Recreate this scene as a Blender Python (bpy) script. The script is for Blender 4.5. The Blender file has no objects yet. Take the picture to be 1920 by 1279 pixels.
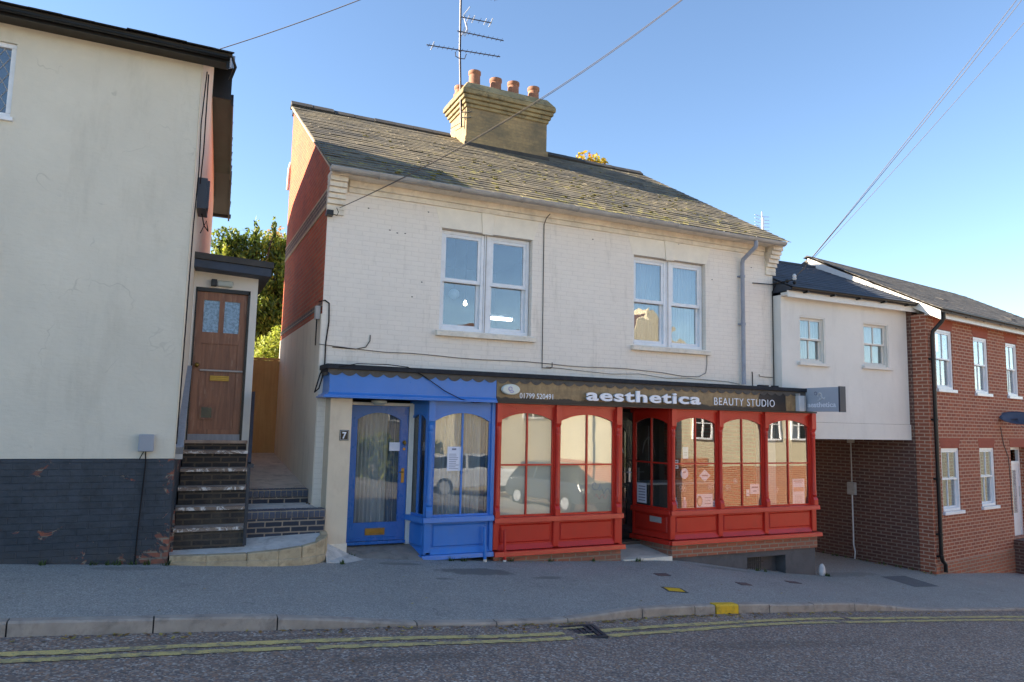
import bpy, bmesh, math, random
from mathutils import Vector, Matrix, noise as mnoise
R = math.radians
random.seed(7)
scene = bpy.context.scene
C = scene.collection

# ---------------------------------------------------------------- camera
cam_d = bpy.data.cameras.new("camera")
cam = bpy.data.objects.new("camera", cam_d); C.objects.link(cam)
cam_d.sensor_width = 36.0; cam_d.lens = 36.0 * 1350 / 1920
cam_d.clip_start = 0.05; cam_d.clip_end = 3000
_p, _r, _y = R(6.31), R(1.265), R(25.07)
_F = Vector((math.sin(_y)*math.cos(_p), math.cos(_y)*math.cos(_p), math.sin(_p)))
_R = _F.cross(Vector((0, 0, 1))).normalized(); _U = _R.cross(_F)
_R2 = math.cos(_r)*_R + math.sin(_r)*_U; _U2 = -math.sin(_r)*_R + math.cos(_r)*_U
cam.matrix_world = Matrix(((_R2.x, _U2.x, -_F.x, 0), (_R2.y, _U2.y, -_F.y, -10.8), (_R2.z, _U2.z, -_F.z, 1.8), (0, 0, 0, 1)))
scene.camera = cam

# ---------------------------------------------------------------- light
SUN_EL, SUN_AZ = 27.5, 158.5            # azimuth counted from +X towards +Y
sd = Vector((math.cos(R(SUN_AZ))*math.cos(R(SUN_EL)), math.sin(R(SUN_AZ))*math.cos(R(SUN_EL)), math.sin(R(SUN_EL))))
sun_d = bpy.data.lights.new("sun", 'SUN'); sun_d.energy = 5.0; sun_d.angle = R(0.55); sun_d.color = (1.0, 0.86, 0.68)
sun = bpy.data.objects.new("sun", sun_d); C.objects.link(sun)
sun.rotation_euler = sd.to_track_quat('Z', 'Y').to_euler()
world = bpy.data.worlds.new("World"); scene.world = world; world.use_nodes = True
wn = world.node_tree; wn.nodes.clear()
sky = wn.nodes.new('ShaderNodeTexSky'); sky.sky_type = 'NISHITA'; sky.sun_disc = False
sky.sun_elevation = R(SUN_EL); sky.sun_rotation = R(90 - SUN_AZ)
sky.altitude = 100; sky.air_density = 1.0; sky.dust_density = 0.0; sky.ozone_density = 2.6
bg = wn.nodes.new('ShaderNodeBackground'); bg.inputs['Strength'].default_value = 0.062
wo = wn.nodes.new('ShaderNodeOutputWorld')
wn.links.new(sky.outputs[0], bg.inputs[0]); wn.links.new(bg.outputs[0], wo.inputs[0])
scene.view_settings.view_transform = 'Standard'; scene.view_settings.look = 'None'
scene.view_settings.gamma = 1.0; scene.view_settings.exposure = 2.2

# ---------------------------------------------------------------- materials
def lin(r, g, b):
    f = lambda v: (v/255/12.92) if v/255 <= 0.04045 else ((v/255+0.055)/1.055)**2.4
    return (f(r), f(g), f(b), 1)

class NT:
    def __init__(s, name):
        s.m = bpy.data.materials.new(name); s.m.use_nodes = True
        s.t = s.m.node_tree; s.t.nodes.clear()
        s.out = s.t.nodes.new('ShaderNodeOutputMaterial')
        s.b = s.t.nodes.new('ShaderNodeBsdfPrincipled')
        s.t.links.new(s.b.outputs[0], s.out.inputs[0])
        s._uv = None; s._ob = None
    def n(s, typ, **kw):
        nd = s.t.nodes.new(typ)
        for k, v in kw.items(): setattr(nd, k, v)
        return nd
    def l(s, a, b): s.t.links.new(a, b)
    def uv(s):
        if not s._uv: s._uv = s.n('ShaderNodeTexCoord').outputs['UV']
        return s._uv
    def obj(s):
        if not s._ob: s._ob = s.n('ShaderNodeNewGeometry').outputs['Position']
        return s._ob
    def noise(s, scale, detail=4, rough=0.6, vec=None, stretch=None, dist=0):
        nd = s.n('ShaderNodeTexNoise'); nd.inputs['Scale'].default_value = scale
        nd.inputs['Detail'].default_value = detail; nd.inputs['Roughness'].default_value = rough
        nd.inputs['Distortion'].default_value = dist
        v = vec or s.obj()
        if stretch:
            mp = s.n('ShaderNodeMapping'); mp.inputs['Scale'].default_value = stretch; s.l(v, mp.inputs[0]); v = mp.outputs[0]
        s.l(v, nd.inputs['Vector']); return nd.outputs['Fac']
    def ramp(s, fac, p0, p1, c0=(0, 0, 0, 1), c1=(1, 1, 1, 1)):
        r = s.n('ShaderNodeValToRGB'); r.color_ramp.elements[0].position = p0; r.color_ramp.elements[1].position = p1
        r.color_ramp.elements[0].color = c0; r.color_ramp.elements[1].color = c1
        s.l(fac, r.inputs[0]); return r.outputs[0]
    def mix(s, fac, a, b, mode='MIX'):
        m = s.n('ShaderNodeMix'); m.data_type = 'RGBA'; m.blend_type = mode
        for sock, v in ((m.inputs[0], fac), (m.inputs[6], a), (m.inputs[7], b)):
            if isinstance(v, (int, float)): sock.default_value = v
            elif isinstance(v, tuple): sock.default_value = v
            else: s.l(v, sock)
        return m.outputs[2]
    def mul(s, a, b, op='MULTIPLY'):
        m = s.n('ShaderNodeMath', operation=op)
        for sock, v in ((m.inputs[0], a), (m.inputs[1], b)):
            if isinstance(v, (int, float)): sock.default_value = v
            else: s.l(v, sock)
        return m.outputs[0]
    def bump(s, h, strength=0.3, dist=0.01, normal=None):
        b = s.n('ShaderNodeBump'); b.inputs['Strength'].default_value = strength; b.inputs['Distance'].default_value = dist
        s.l(h, b.inputs['Height'])
        if normal: s.l(normal, b.inputs['Normal'])
        return b.outputs[0]
    def fin(s, col=None, rough=None, normal=None, metallic=None, spec=None):
        for nm, v in (('Base Color', col), ('Roughness', rough), ('Normal', normal), ('Metallic', metallic), ('Specular IOR Level', spec)):
            if v is None: continue
            if isinstance(v, (int, float, tuple)): s.b.inputs[nm].default_value = v
            else: s.l(v, s.b.inputs[nm])
        return s.m
    def attr(s, name):
        a = s.n('ShaderNodeAttribute'); a.attribute_name = name; return a.outputs['Fac']
    def brick(s, c1, c2, mortar, msize=0.01, bw=0.225, rh=0.075, smooth=0.15, offset=0.5, vec=None, bias=0.0):
        b = s.n('ShaderNodeTexBrick'); b.offset = offset
        b.inputs['Color1'].default_value = c1; b.inputs['Color2'].default_value = c2; b.inputs['Mortar'].default_value = mortar
        b.inputs['Scale'].default_value = 1; b.inputs['Mortar Size'].default_value = msize; b.inputs['Mortar Smooth'].default_value = smooth
        b.inputs['Brick Width'].default_value = bw; b.inputs['Row Height'].default_value = rh; b.inputs['Bias'].default_value = bias
        if vec is None:
            # slight waviness so that joints are not ruler-straight
            nz = s.n('ShaderNodeTexNoise'); nz.inputs['Scale'].default_value = 9; s.l(s.uv(), nz.inputs['Vector'])
            sub = s.n('ShaderNodeVectorMath', operation='SUBTRACT'); s.l(nz.outputs['Color'], sub.inputs[0]); sub.inputs[1].default_value = (.5, .5, .5)
            sc = s.n('ShaderNodeVectorMath', operation='SCALE'); s.l(sub.outputs[0], sc.inputs[0]); sc.inputs['Scale'].default_value = 0.010
            ad = s.n('ShaderNodeVectorMath', operation='ADD'); s.l(s.uv(), ad.inputs[0]); s.l(sc.outputs[0], ad.inputs[1]); vec = ad.outputs[0]
        s.l(vec, b.inputs['Vector']); return b

def M_plain(name, col, rough=0.5, var=0.12, scale=3.0, bump=0.1, bscale=40, metallic=0.0, spec=0.5, dirt=None, dirt_amt=0.3, bdist=0.004):
    s = NT(name); n1 = s.noise(scale, 6, 0.65)
    dark = tuple(c*(1-var) for c in col[:3])+(1,); light = tuple(min(1, c*(1+var)) for c in col[:3])+(1,)
    c = s.mix(s.ramp(n1, .3, .7), dark, light)
    if dirt:
        d = s.noise(scale*1.7+.3, 8, 0.7, dist=.4); c = s.mix(s.mul(s.ramp(d, .5, .72), dirt_amt), c, dirt)
    nb = s.noise(bscale, 5, 0.6)
    rg = s.mul(s.mul(n1, 0.25), rough-0.1, 'ADD')
    return s.fin(c, rg, s.bump(nb, bump, bdist), metallic, spec)

def M_render(name, col, dirt, dirt_amt=0.35, bump=0.35, big=2.2, cracks=.0):
    s = NT(name); n1 = s.noise(0.55, 8, 0.65); n2 = s.noise(5, 6, .7); n3 = s.noise(2.1, 8, .7, stretch=(1.6, 1.6, .35))
    c = s.mix(s.ramp(n1, .35, .68), tuple(v*.88 for v in col[:3])+(1,), col)
    c = s.mix(s.mul(s.ramp(n3, .52, .78), dirt_amt), c, dirt)
    c = s.mix(s.mul(s.ramp(n2, .35, .75), .12), c, tuple(v*.75 for v in col[:3])+(1,))
    ck = s.noise(.75, 4, .55, dist=.3); ck2 = s.noise(2.2, 3, .5)
    line = s.n('ShaderNodeClamp'); s.l(s.mul(1.0, s.mul(s.mul(s.mul(ck, -.5, 'ADD'), 0, 'ABSOLUTE'), 260), 'SUBTRACT'), line.inputs[0])
    c = s.mix(s.mul(s.mul(line.outputs[0], s.ramp(ck2, .5, .6)), cracks), c, tuple(v*.45 for v in dirt[:3])+(1,))
    h = s.mul(s.mul(s.noise(big, 3, .5), 1.6), s.mul(s.noise(60, 4, .6), .12), 'ADD')
    h = s.mul(h, s.mul(s.noise(11, 4, .55, stretch=(1, 1, 2.6)), .45), 'ADD')
    return s.fin(c, .85, s.bump(h, bump, .03))

def M_painted_brick(name, col, line, bump=.5, dirt=lin(150, 138, 120), dirt_amt=.35):
    s = NT(name); b = s.brick(col, tuple(v*.955 for v in col[:3])+(1,), line, .009, smooth=.5)
    n1 = s.noise(.8, 8, .7); n3 = s.noise(1.6, 9, .72, stretch=(2.2, 2.2, .4)); n4 = s.noise(7, 6, .7)
    c = s.mix(s.mul(s.ramp(n4, .42, .62), .8), b.outputs['Color'], col)     # paint bridges many joints
    c = s.mix(s.mul(s.ramp(n1, .3, .7), .16), c, tuple(v*.72 for v in col[:3])+(1,))
    c = s.mix(s.mul(s.ramp(n3, .55, .8), dirt_amt), c, dirt)
    fac = s.mul(1.0, b.outputs['Fac'], 'SUBTRACT')
    h = s.mul(s.mul(fac, .55), s.mul(s.noise(24, 5, .6), .5), 'ADD')
    return s.fin(c, .62, s.bump(h, bump, .012))

def M_brick(name, c1, c2, mortar, msize=.011, soot=None, soot_amt=.5, bump=.7, var=.5, bias=0.0, low=None):
    s = NT(name); b = s.brick(c1, c2, mortar, msize, bias=bias)
    nb = s.noise(14, 6, .7); n1 = s.noise(.9, 8, .7)
    c = s.mix(s.mul(s.ramp(nb, .35, .75), var*.6), b.outputs['Color'], tuple(v*.55 for v in c1[:3])+(1,))
    if soot: c = s.mix(s.mul(s.ramp(n1, .42, .7), soot_amt), c, soot)
    if low:
        n2 = s.noise(1.4, 8, .7); c = s.mix(s.mul(s.ramp(n2, .5, .68), .65), c, low)
    h = s.mul(s.mul(s.mul(1.0, b.outputs['Fac'], 'SUBTRACT'), .8), s.mul(s.noise(45, 5, .7), .35), 'ADD')
    return s.fin(c, .88, s.bump(h, bump, .014))

def M_plinth(name):
    s = NT(name)
    b = s.brick(lin(50, 57, 66), lin(43, 50, 58), lin(40, 46, 53), .007, smooth=.8)
    n1 = s.noise(1.3, 8, .7); n2 = s.noise(3.1, 10, .72, dist=.6); n3 = s.noise(9, 6, .7); n5 = s.noise(6, 8, .75)
    c = s.mix(s.mul(s.ramp(n1, .4, .66), .55), b.outputs['Color'], lin(74, 81, 90))
    c = s.mix(s.mul(s.ramp(n3, .45, .7), .6), c, lin(30, 33, 37))
    bare = s.brick(lin(150, 84, 62), lin(118, 72, 58), lin(138, 124, 108), .012)
    # paint lost mostly near the foot, the corner and the top edge
    sep = s.n('ShaderNodeSeparateXYZ'); s.l(s.obj(), sep.inputs[0])
    zlow = s.n('ShaderNodeMapRange'); zlow.inputs[1].default_value = .55; zlow.inputs[2].default_value = .05; zlow.inputs[3].default_value = 0; zlow.inputs[4].default_value = .13; s.l(sep.outputs[2], zlow.inputs[0])
    zt = s.n('ShaderNodeMapRange'); zt.inputs[1].default_value = .8; zt.inputs[2].default_value = 1.05; zt.inputs[3].default_value = 0; zt.inputs[4].default_value = .055; s.l(sep.outputs[2], zt.inputs[0])
    xr = s.n('ShaderNodeMapRange'); xr.inputs[1].default_value = -.55; xr.inputs[2].default_value = .1; xr.inputs[3].default_value = 0; xr.inputs[4].default_value = .07; s.l(sep.outputs[0], xr.inputs[0])
    p = s.mul(s.mul(s.mul(n2, zlow.outputs[0], 'ADD'), zt.outputs[0], 'ADD'), xr.outputs[0], 'ADD')
    pm = s.ramp(p, .665, .69); c = s.mix(pm, c, bare.outputs['Color'])
    c = s.mix(s.mul(s.ramp(n5, .69, .71), .8), c, lin(160, 160, 158))
    gl = s.n('ShaderNodeMapRange'); gl.inputs[1].default_value = .30; gl.inputs[2].default_value = .02; gl.inputs[3].default_value = 0; gl.inputs[4].default_value = .7; s.l(sep.outputs[2], gl.inputs[0])
    c = s.mix(s.mul(gl.outputs[0], s.ramp(n3, .3, .7)), c, lin(84, 80, 76))
    h = s.mul(s.mul(s.mul(1.0, b.outputs['Fac'], 'SUBTRACT'), .5), s.mul(s.noise(20, 6, .7), .9), 'ADD')
    h = s.mul(h, s.mul(pm, -.5), 'ADD')
    return s.fin(c, .6, s.bump(h, .6, .016))

def M_slate(name, cols, lichen=None, lamt=.5, rough=.75, spec=.4):
    s = NT(name); r = s.n('ShaderNodeValToRGB'); el = r.color_ramp.elements
    el[0].color = cols[0]; el[1].color = cols[-1]
    for i, cc in enumerate(cols[1:-1]): e = el.new((i+1)/(len(cols)-1)); e.color = cc
    s.l(s.attr('rnd'), r.inputs[0])
    n1 = s.noise(1.1, 8, .7); n2 = s.noise(9, 8, .7); n3 = s.noise(5.5, 8, .75)
    c = s.mix(s.mul(s.ramp(n2, .3, .7), .5), r.outputs[0], tuple(v*.6 for v in cols[0][:3])+(1,))
    if lichen:
        c = s.mix(s.mul(s.ramp(n1, .38, .66), .55), c, lin(152, 136, 104))
        sep = s.n('ShaderNodeSeparateXYZ'); s.l(s.obj(), sep.inputs[0])
        zr = s.n('ShaderNodeMapRange'); zr.inputs[1].default_value = 7.6; zr.inputs[2].default_value = 5.8; zr.inputs[3].default_value = 0; zr.inputs[4].default_value = .07; s.l(sep.outputs[2], zr.inputs[0])
        q = s.mul(s.mul(n3, s.mul(s.noise(.7, 3, .5), .25), 'ADD'), zr.outputs[0], 'ADD')
        c = s.mix(s.mul(s.ramp(q, .735, .79), lamt), c, lichen)
        c = s.mix(s.mul(s.ramp(s.noise(13, 5, .7), .66, .7), .7), c, lin(206, 204, 186))
    return s.fin(c, rough, s.bump(s.noise(50, 5, .6), .3, .004), spec=spec)

def M_asphalt(name, base, specks, scale=95, speck_amt=.5, wear=None, bump=.6, patches=.3, warm=None, stains=()):
    s = NT(name)
    v = s.n('ShaderNodeTexVoronoi'); v.inputs['Scale'].default_value = scale; s.l(s.obj(), v.inputs['Vector'])
    sp = s.n('ShaderNodeSeparateColor'); s.l(v.outputs['Color'], sp.inputs[0])
    r = s.n('ShaderNodeValToRGB'); el = r.color_ramp.elements; r.color_ramp.interpolation = 'CONSTANT'
    el[0].color = base; el[1].color = specks[-1]; el[1].position = .95
    for i, cc in enumerate(specks[:-1]): e = el.new(.3+.62*i/max(1, len(specks)-1)); e.color = cc
    s.l(sp.outputs[0], r.inputs[0])
    n1 = s.noise(.9, 8, .65); n2 = s.noise(5, 8, .7)
    c = s.mix(speck_amt, base, r.outputs[0])
    c = s.mix(s.mul(s.ramp(n1, .35, .68), patches), c, tuple(v_*.62 for v_ in base[:3])+(1,))
    c = s.mix(s.mul(s.ramp(n2, .5, .8), .22), c, tuple(min(1, v_*1.6) for v_ in base[:3])+(1,))
    ck = s.noise(.55, 5, .6, dist=.5); lc = s.n('ShaderNodeClamp'); s.l(s.mul(1.0, s.mul(s.mul(s.mul(ck, -.5, 'ADD'), 0, 'ABSOLUTE'), 220), 'SUBTRACT'), lc.inputs[0])
    c = s.mix(s.mul(s.mul(lc.outputs[0], s.ramp(n1, .45, .6)), .45), c, tuple(v_*.3 for v_ in base[:3])+(1,))
    if stains:
        sp2 = s.n('ShaderNodeSeparateXYZ'); s.l(s.obj(), sp2.inputs[0]); nz = s.noise(3.0, 7, .75)
        for (x, y, rx, ry, st) in stains:
            a = s.mul(s.mul(s.mul(sp2.outputs[0], -x, 'ADD'), 1/rx), 2, 'POWER'); b = s.mul(s.mul(s.mul(sp2.outputs[1], -y, 'ADD'), 1/ry), 2, 'POWER')
            d = s.mul(s.mul(a, b, 'ADD'), s.mul(nz, 1.6), 'ADD')
            cl = s.n('ShaderNodeClamp'); s.l(s.mul(s.mul(1.35, d, 'SUBTRACT'), 4.0), cl.inputs[0]); c = s.mix(s.mul(cl.outputs[0], st), c, tuple(v_*.45 for v_ in base[:3])+(1,))
    if warm: c = s.mix(s.mul(s.ramp(s.noise(.5, 4, .6), .4, .6), .4), c, warm)
    h = s.mul(s.mul(v.outputs['Distance'], -1), s.mul(s.noise(6, 4, .6), .6), 'ADD')
    return s.fin(c, .82, s.bump(h, bump, .006), spec=.3)

def M_wood(name, c1, c2, scale=(22, 22, 1.2), wear=None, rough=.6, plank=None, bump=.4):
    s = NT(name); n1 = s.noise(1.0, 8, .65, stretch=scale, dist=.7); n2 = s.noise(1.3, 6, .7)
    c = s.mix(s.ramp(n1, .3, .72), c1, c2)
    c = s.mix(s.mul(s.ramp(n2, .4, .75), .35), c, tuple(v*.5 for v in c1[:3])+(1,))
    if wear:
        n3 = s.noise(2.2, 9, .75, stretch=(9, 9, 1)); c = s.mix(s.mul(s.ramp(n3, .56, .74), .6), c, wear)
    return s.fin(c, rough, s.bump(n1, bump, .004))

def M_gloss(name, col, rough=.28, grime=None, amt=.25, chips=None):
    s = NT(name); n1 = s.noise(1.5, 6, .65); n2 = s.noise(7, 8, .7, stretch=(1, 1, .5)); n3 = s.noise(60, 3, .6, stretch=(1, 1, .15))
    c = s.mix(s.ramp(n1, .3, .7), tuple(v*.86 for v in col[:3])+(1,), col)
    if grime: c = s.mix(s.mul(s.ramp(n2, .5, .78), amt), c, grime)
    c = s.mix(s.mul(s.ramp(s.noise(17, 9, .8), .70, .72), .55), c, lin(150, 128, 112))
    rg = s.mul(s.mul(n2, .3), rough-.12, 'ADD')
    return s.fin(c, rg, s.bump(s.mul(n3, s.mul(n2, .6), 'ADD'), .12, .006), spec=.5)

def M_glass(name, base=.3, tint=(.92, .95, .96, 1), wavy=.02, k=.6):
    s = NT(name); s.t.nodes.remove(s.b)
    tr = s.n('ShaderNodeBsdfTransparent'); tr.inputs[0].default_value = tint
    gl = s.n('ShaderNodeBsdfGlossy'); gl.inputs['Roughness'].default_value = .0; gl.inputs[0].default_value = (1, 1, 1, 1)
    lw = s.n('ShaderNodeLayerWeight'); lw.inputs['Blend'].default_value = .5
    f = s.mul(s.mul(s.mul(lw.outputs['Facing'], 3.0, 'POWER'), k), base, 'ADD')
    nb = s.bump(s.noise(2.6, 1, .4), wavy, .05); s.l(nb, gl.inputs['Normal'])
    mx = s.n('ShaderNodeMixShader'); s.l(f, mx.inputs[0]); s.l(tr.outputs[0], mx.inputs[1]); s.l(gl.outputs[0], mx.inputs[2])
    s.l(mx.outputs[0], s.out.inputs[0]); return s.m

def M_emit(name, col, st):
    s = NT(name); s.b.inputs['Emission Color'].default_value = col; s.b.inputs['Emission Strength'].default_value = st
    s.b.inputs['Base Color'].default_value = col; return s.m

def M_leaf(name, cols, rough=.6):
    s = NT(name); r = s.n('ShaderNodeValToRGB'); el = r.color_ramp.elements
    el[0].color = cols[0]; el[1].color = cols[-1]
    for i, cc in enumerate(cols[1:-1]): e = el.new((i+1)/(len(cols)-1)); e.color = cc
    s.l(s.attr('rnd'), r.inputs[0])
    tl = s.n('ShaderNodeBsdfTranslucent'); s.l(r.outputs[0], tl.inputs[0])
    mx = s.n('ShaderNodeMixShader'); mx.inputs[0].default_value = .45
    s.l(s.b.outputs[0], mx.inputs[1]); s.l(tl.outputs[0], mx.inputs[2]); s.l(mx.outputs[0], s.out.inputs[0])
    return s.fin(r.outputs[0], rough)

def M_curtain(name, col, tr=.35):
    s = NT(name)
    tl = s.n('ShaderNodeBsdfTranslucent'); tl.inputs[0].default_value = col
    mx = s.n('ShaderNodeMixShader'); mx.inputs[0].default_value = tr
    s.l(s.b.outputs[0], mx.inputs[1]); s.l(tl.outputs[0], mx.inputs[2]); s.l(mx.outputs[0], s.out.inputs[0])
    n = s.noise(3, 5, .6, stretch=(8, 8, .6)); c = s.mix(s.ramp(n, .3, .7), tuple(v*.8 for v in col[:3])+(1,), col)
    return s.fin(c, .9)

M = {}
M['cream_render'] = M_render('cream_render', (.72, .665, .55, 1), lin(164, 156, 138), .3, bump=.42, cracks=.24)
M['side_render'] = M_render('side_render', (.80, .68, .54, 1), lin(170, 140, 112), .3, .3)
M['pink_render'] = M_render('pink_render', (.70, .60, .50, 1), lin(150, 125, 105), .3, .4)
M['passage_render'] = M_render('passage_render', (.84, .73, .59, 1), lin(140, 122, 104), .45, .5)
M['white_render'] = M_render('white_render', (.82, .785, .72, 1), lin(150, 145, 142), .2, .1)
M['painted_brick'] = M_painted_brick('painted_brick', (.87, .785, .685, 1), (.765, .685, .595, 1), bump=.32, dirt_amt=.5)
M['smooth_lintel'] = M_plain('smooth_lintel', (.85, .775, .65, 1), .65, .08, 3, .1, 40)
M['stone_trim'] = M_plain('stone_trim', (.78, .70, .58, 1), .7, .15, 4, .3, 30, dirt=lin(120, 105, 90))
M['plinth'] = M_plinth('plinth')
M['gable_brick'] = M_brick('gable_brick', lin(198, 88, 48), lin(166, 70, 40), lin(168, 116, 82), .012, soot=lin(110, 66, 50), soot_amt=.5)
M['band_brick'] = M_brick('band_brick', lin(104, 92, 84), lin(84, 74, 70), lin(170, 150, 130), .01)
M['red_brick'] = M_brick('red_brick', lin(162, 90, 62), lin(136, 74, 54), lin(190, 158, 134), .011, soot=lin(150, 96, 74), soot_amt=.25, bump=.5, low=None)
M['red_brick_flat'] = M_brick('red_brick_flat', lin(160, 84, 62), lin(150, 78, 58), lin(160, 90, 70), .004, bump=.3)
M['shaded_arch_brick'] = M_brick('shaded_arch_brick', lin(104, 66, 54), lin(84, 54, 47), lin(134, 114, 100), .0115, soot=lin(90, 62, 52), soot_amt=.4, bump=.5)  # red brick darkened in its colour for the shade inside the archway
M['base_brick'] = M_brick('base_brick', lin(180, 104, 74), lin(150, 90, 68), lin(160, 140, 118), .012, soot=lin(105, 98, 88), soot_amt=.5)
M['blue_brick'] = M_brick('blue_brick', lin(58, 62, 74), lin(46, 50, 60), lin(150, 135, 118), .010, bump=.6)
M['blue_header'] = None
M['step_brick'] = M_brick('step_brick', lin(58, 54, 52), lin(42, 41, 43), lin(96, 84, 70), .012, soot=lin(30, 30, 32), soot_amt=.5, low=lin(92, 82, 70))
M['yellow_brick'] = M_brick('yellow_brick', lin(178, 152, 108), lin(156, 134, 98), lin(156, 136, 102), .006, soot=lin(88, 82, 70), soot_amt=.9, bump=.6, var=.9, low=lin(104, 98, 82))
M['slate_main'] = M_slate('slate_main', [lin(72, 70, 66), lin(90, 86, 77), lin(104, 98, 84), lin(80, 78, 72), lin(112, 105, 90)], lin(160, 150, 72), .7)
M['slate_dark'] = M_slate('slate_dark', [lin(62, 68, 78), lin(72, 78, 88), lin(58, 62, 70)])
M['slate_brown'] = M_slate('slate_brown', [lin(92, 88, 82), lin(108, 102, 94), lin(84, 80, 76)])
M['slate_left'] = M_slate('slate_left', [lin(26, 24, 23), lin(36, 33, 31)])
M['ridge'] = M_plain('ridge', lin(66, 63, 60), .8, .35, 3, .4, 20, dirt=lin(50, 48, 46), dirt_amt=.7)
M['mortar'] = M_plain('mortar', lin(188, 172, 146), .9, .2, 5, .4, 30)
M['pot'] = M_plain('pot', lin(150, 104, 80), .8, .25, 4, .3, 30, dirt=lin(90, 70, 60), dirt_amt=.6)
M['road'] = M_asphalt('road', lin(130, 115, 106), [lin(150, 124, 106), lin(180, 138, 106), lin(88, 84, 84), lin(190, 176, 162), lin(228, 216, 200)], 54, .68, patches=.3, stains=((2.0, -4.6, 1.2, .18, .35), (6.5, -4.4, 2.2, .25, .3), (4.6, -3.7, 1.1, .14, .5), (9, -3.2, 2.2, .12, .45), (.6, -3.75, 1.8, .12, .35)))
M['pavement'] = M_asphalt('pavement', lin(154, 150, 142), [lin(172, 168, 162), lin(118, 116, 116), lin(188, 182, 174), lin(146, 142, 138), lin(212, 204, 194)], 90, .6, patches=.25, stains=((4.1, -1.15, .85, .30, .8), (3.0, -.8, .5, .12, .6), (5.0, -1.5, .35, .12, .6), (3.4, -1.6, .2, .08, .6), (-.35, -1.25, .5, .16, .4), (8.9, -.7, .8, .15, .4), (12.2, -.4, 1.4, .3, .35)))
M['car_park'] = M_asphalt('car_park', lin(158, 152, 142), [lin(146, 144, 140), lin(170, 160, 150)], 90, .6)
M['patch'] = M_asphalt('patch', lin(112, 110, 110), [lin(122, 120, 120), lin(94, 92, 92), lin(132, 130, 128)], 105, .6, patches=.2)
M['kerb'] = M_plain('kerb', lin(166, 153, 140), .85, .22, 3, .4, 60, dirt=lin(92, 84, 80), dirt_amt=.6)
M['kerb_joint'] = M_plain('kerb_joint', lin(50, 46, 44), .9)
M['yellow_paint'] = M_plain('yellow_paint', lin(222, 178, 30), .6, .15, 9, .3, 60, dirt=lin(120, 105, 60), dirt_amt=.6)
s_ = NT('line_paint'); _n = s_.noise(8, 9, .75, dist=.5); _n2 = s_.noise(70, 3, .7)
_c = s_.mix(s_.ramp(_n, .46, .62), lin(214, 188, 116), lin(136, 124, 106)); _c = s_.mix(s_.mul(s_.ramp(_n2, .55, .62), .6), _c, lin(104, 98, 92))
M['line'] = s_.fin(_c, .8, s_.bump(_n2, .4, .004))
M['concrete'] = M_plain('concrete', lin(198, 192, 184), .85, .18, 2.5, .4, 50, dirt=lin(112, 106, 100), dirt_amt=.6)
M['path_concrete'] = M_plain('path_concrete', lin(206, 188, 168), .85, .18, 2.5, .4, 50, dirt=lin(122, 104, 88), dirt_amt=.6)
M['doorstep'] = M_plain('doorstep', lin(140, 132, 122), .85, .2, 4, .4, 50, dirt=lin(80, 74, 66), dirt_amt=.6)
M['yellow_stone'] = M_plain('yellow_stone', lin(184, 164, 132), .85, .3, 3, .5, 30, dirt=lin(110, 92, 66), dirt_amt=.7)
M['tread'] = None
s_ = NT('tread'); _n = s_.noise(3.5, 8, .7); _c = s_.mix(s_.ramp(_n, .3, .7), lin(138, 120, 108), lin(182, 164, 148))
M['tread'] = s_.fin(_c, .85, s_.bump(s_.noise(50, 5, .6), .5, .006))
s_ = NT('worn_nosing'); _n = s_.noise(7, 8, .8, dist=1.2); _c = s_.mix(s_.ramp(_n, .50, .56), lin(132, 116, 104), lin(226, 222, 216))
M['nosing'] = s_.fin(_c, .7, s_.bump(_n, .6, .01))
M['blue'] = M_gloss('blue_gloss', lin(60, 126, 206), .3, lin(120, 135, 160), .22)
M['blue_door'] = M_gloss('blue_door_gloss', lin(22, 102, 184), .25, lin(60, 80, 130), .1)
M['red'] = M_gloss('red_gloss', lin(206, 48, 34), .3, lin(140, 66, 50), .2)
M['cream_paint'] = M_gloss('cream_paint', lin(222, 204, 178), .45, lin(170, 140, 110), .3)
M['white_paint'] = M_gloss('white_paint', lin(228, 224, 216), .35, lin(170, 165, 155), .2)
M['upvc'] = M_plain('upvc', (.80, .81, .83, 1), .3, .04, 3, .03, 30, dirt=lin(170, 168, 165), dirt_amt=.25)
M['sash_cream'] = M_plain('sash_cream', lin(220, 214, 204), .4, .06, 3, .1, 30)
M['grey_metal'] = M_plain('grey_metal', lin(168, 164, 160), .45, .12, 3, .1, 40, dirt=lin(90, 88, 84), dirt_amt=.4)
M['grey_pipe'] = M_plain('grey_pipe', lin(150, 154, 166), .45, .1, 3, .1, 40, dirt=lin(110, 105, 100), dirt_amt=.4)
M['dark_metal'] = M_plain('dark_metal', lin(46, 50, 58), .5, .2, 4, .2, 40, dirt=lin(70, 62, 56), dirt_amt=.4)
M['black'] = M_plain('black_plastic', lin(22, 20, 20), .4, .2, 4, .1, 40, dirt=lin(44, 40, 36), dirt_amt=.4)
M['black_gloss'] = M_gloss('black_gloss', lin(22, 24, 28), .2, lin(50, 50, 50), .2)
M['felt'] = M_plain('roof_felt', lin(36, 38, 44), .85, .25, 4, .6, 60, dirt=lin(70, 70, 72), dirt_amt=.5)
M['lead'] = M_plain('lead', lin(88, 84, 80), .7, .25, 5, .3, 40, dirt=lin(60, 54, 48), dirt_amt=.7)
M['porch_fascia'] = M_plain('porch_fascia', lin(52, 62, 78), .6, .2, 4, .2, 40, dirt=lin(34, 36, 42), dirt_amt=.5)
M['grey_board'] = M_wood('grey_board', lin(128, 132, 140), lin(152, 154, 160), rough=.6)
M['door_wood'] = M_wood('door_wood', lin(112, 74, 56), lin(160, 112, 84), wear=lin(204, 174, 150), rough=.55)
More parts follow.
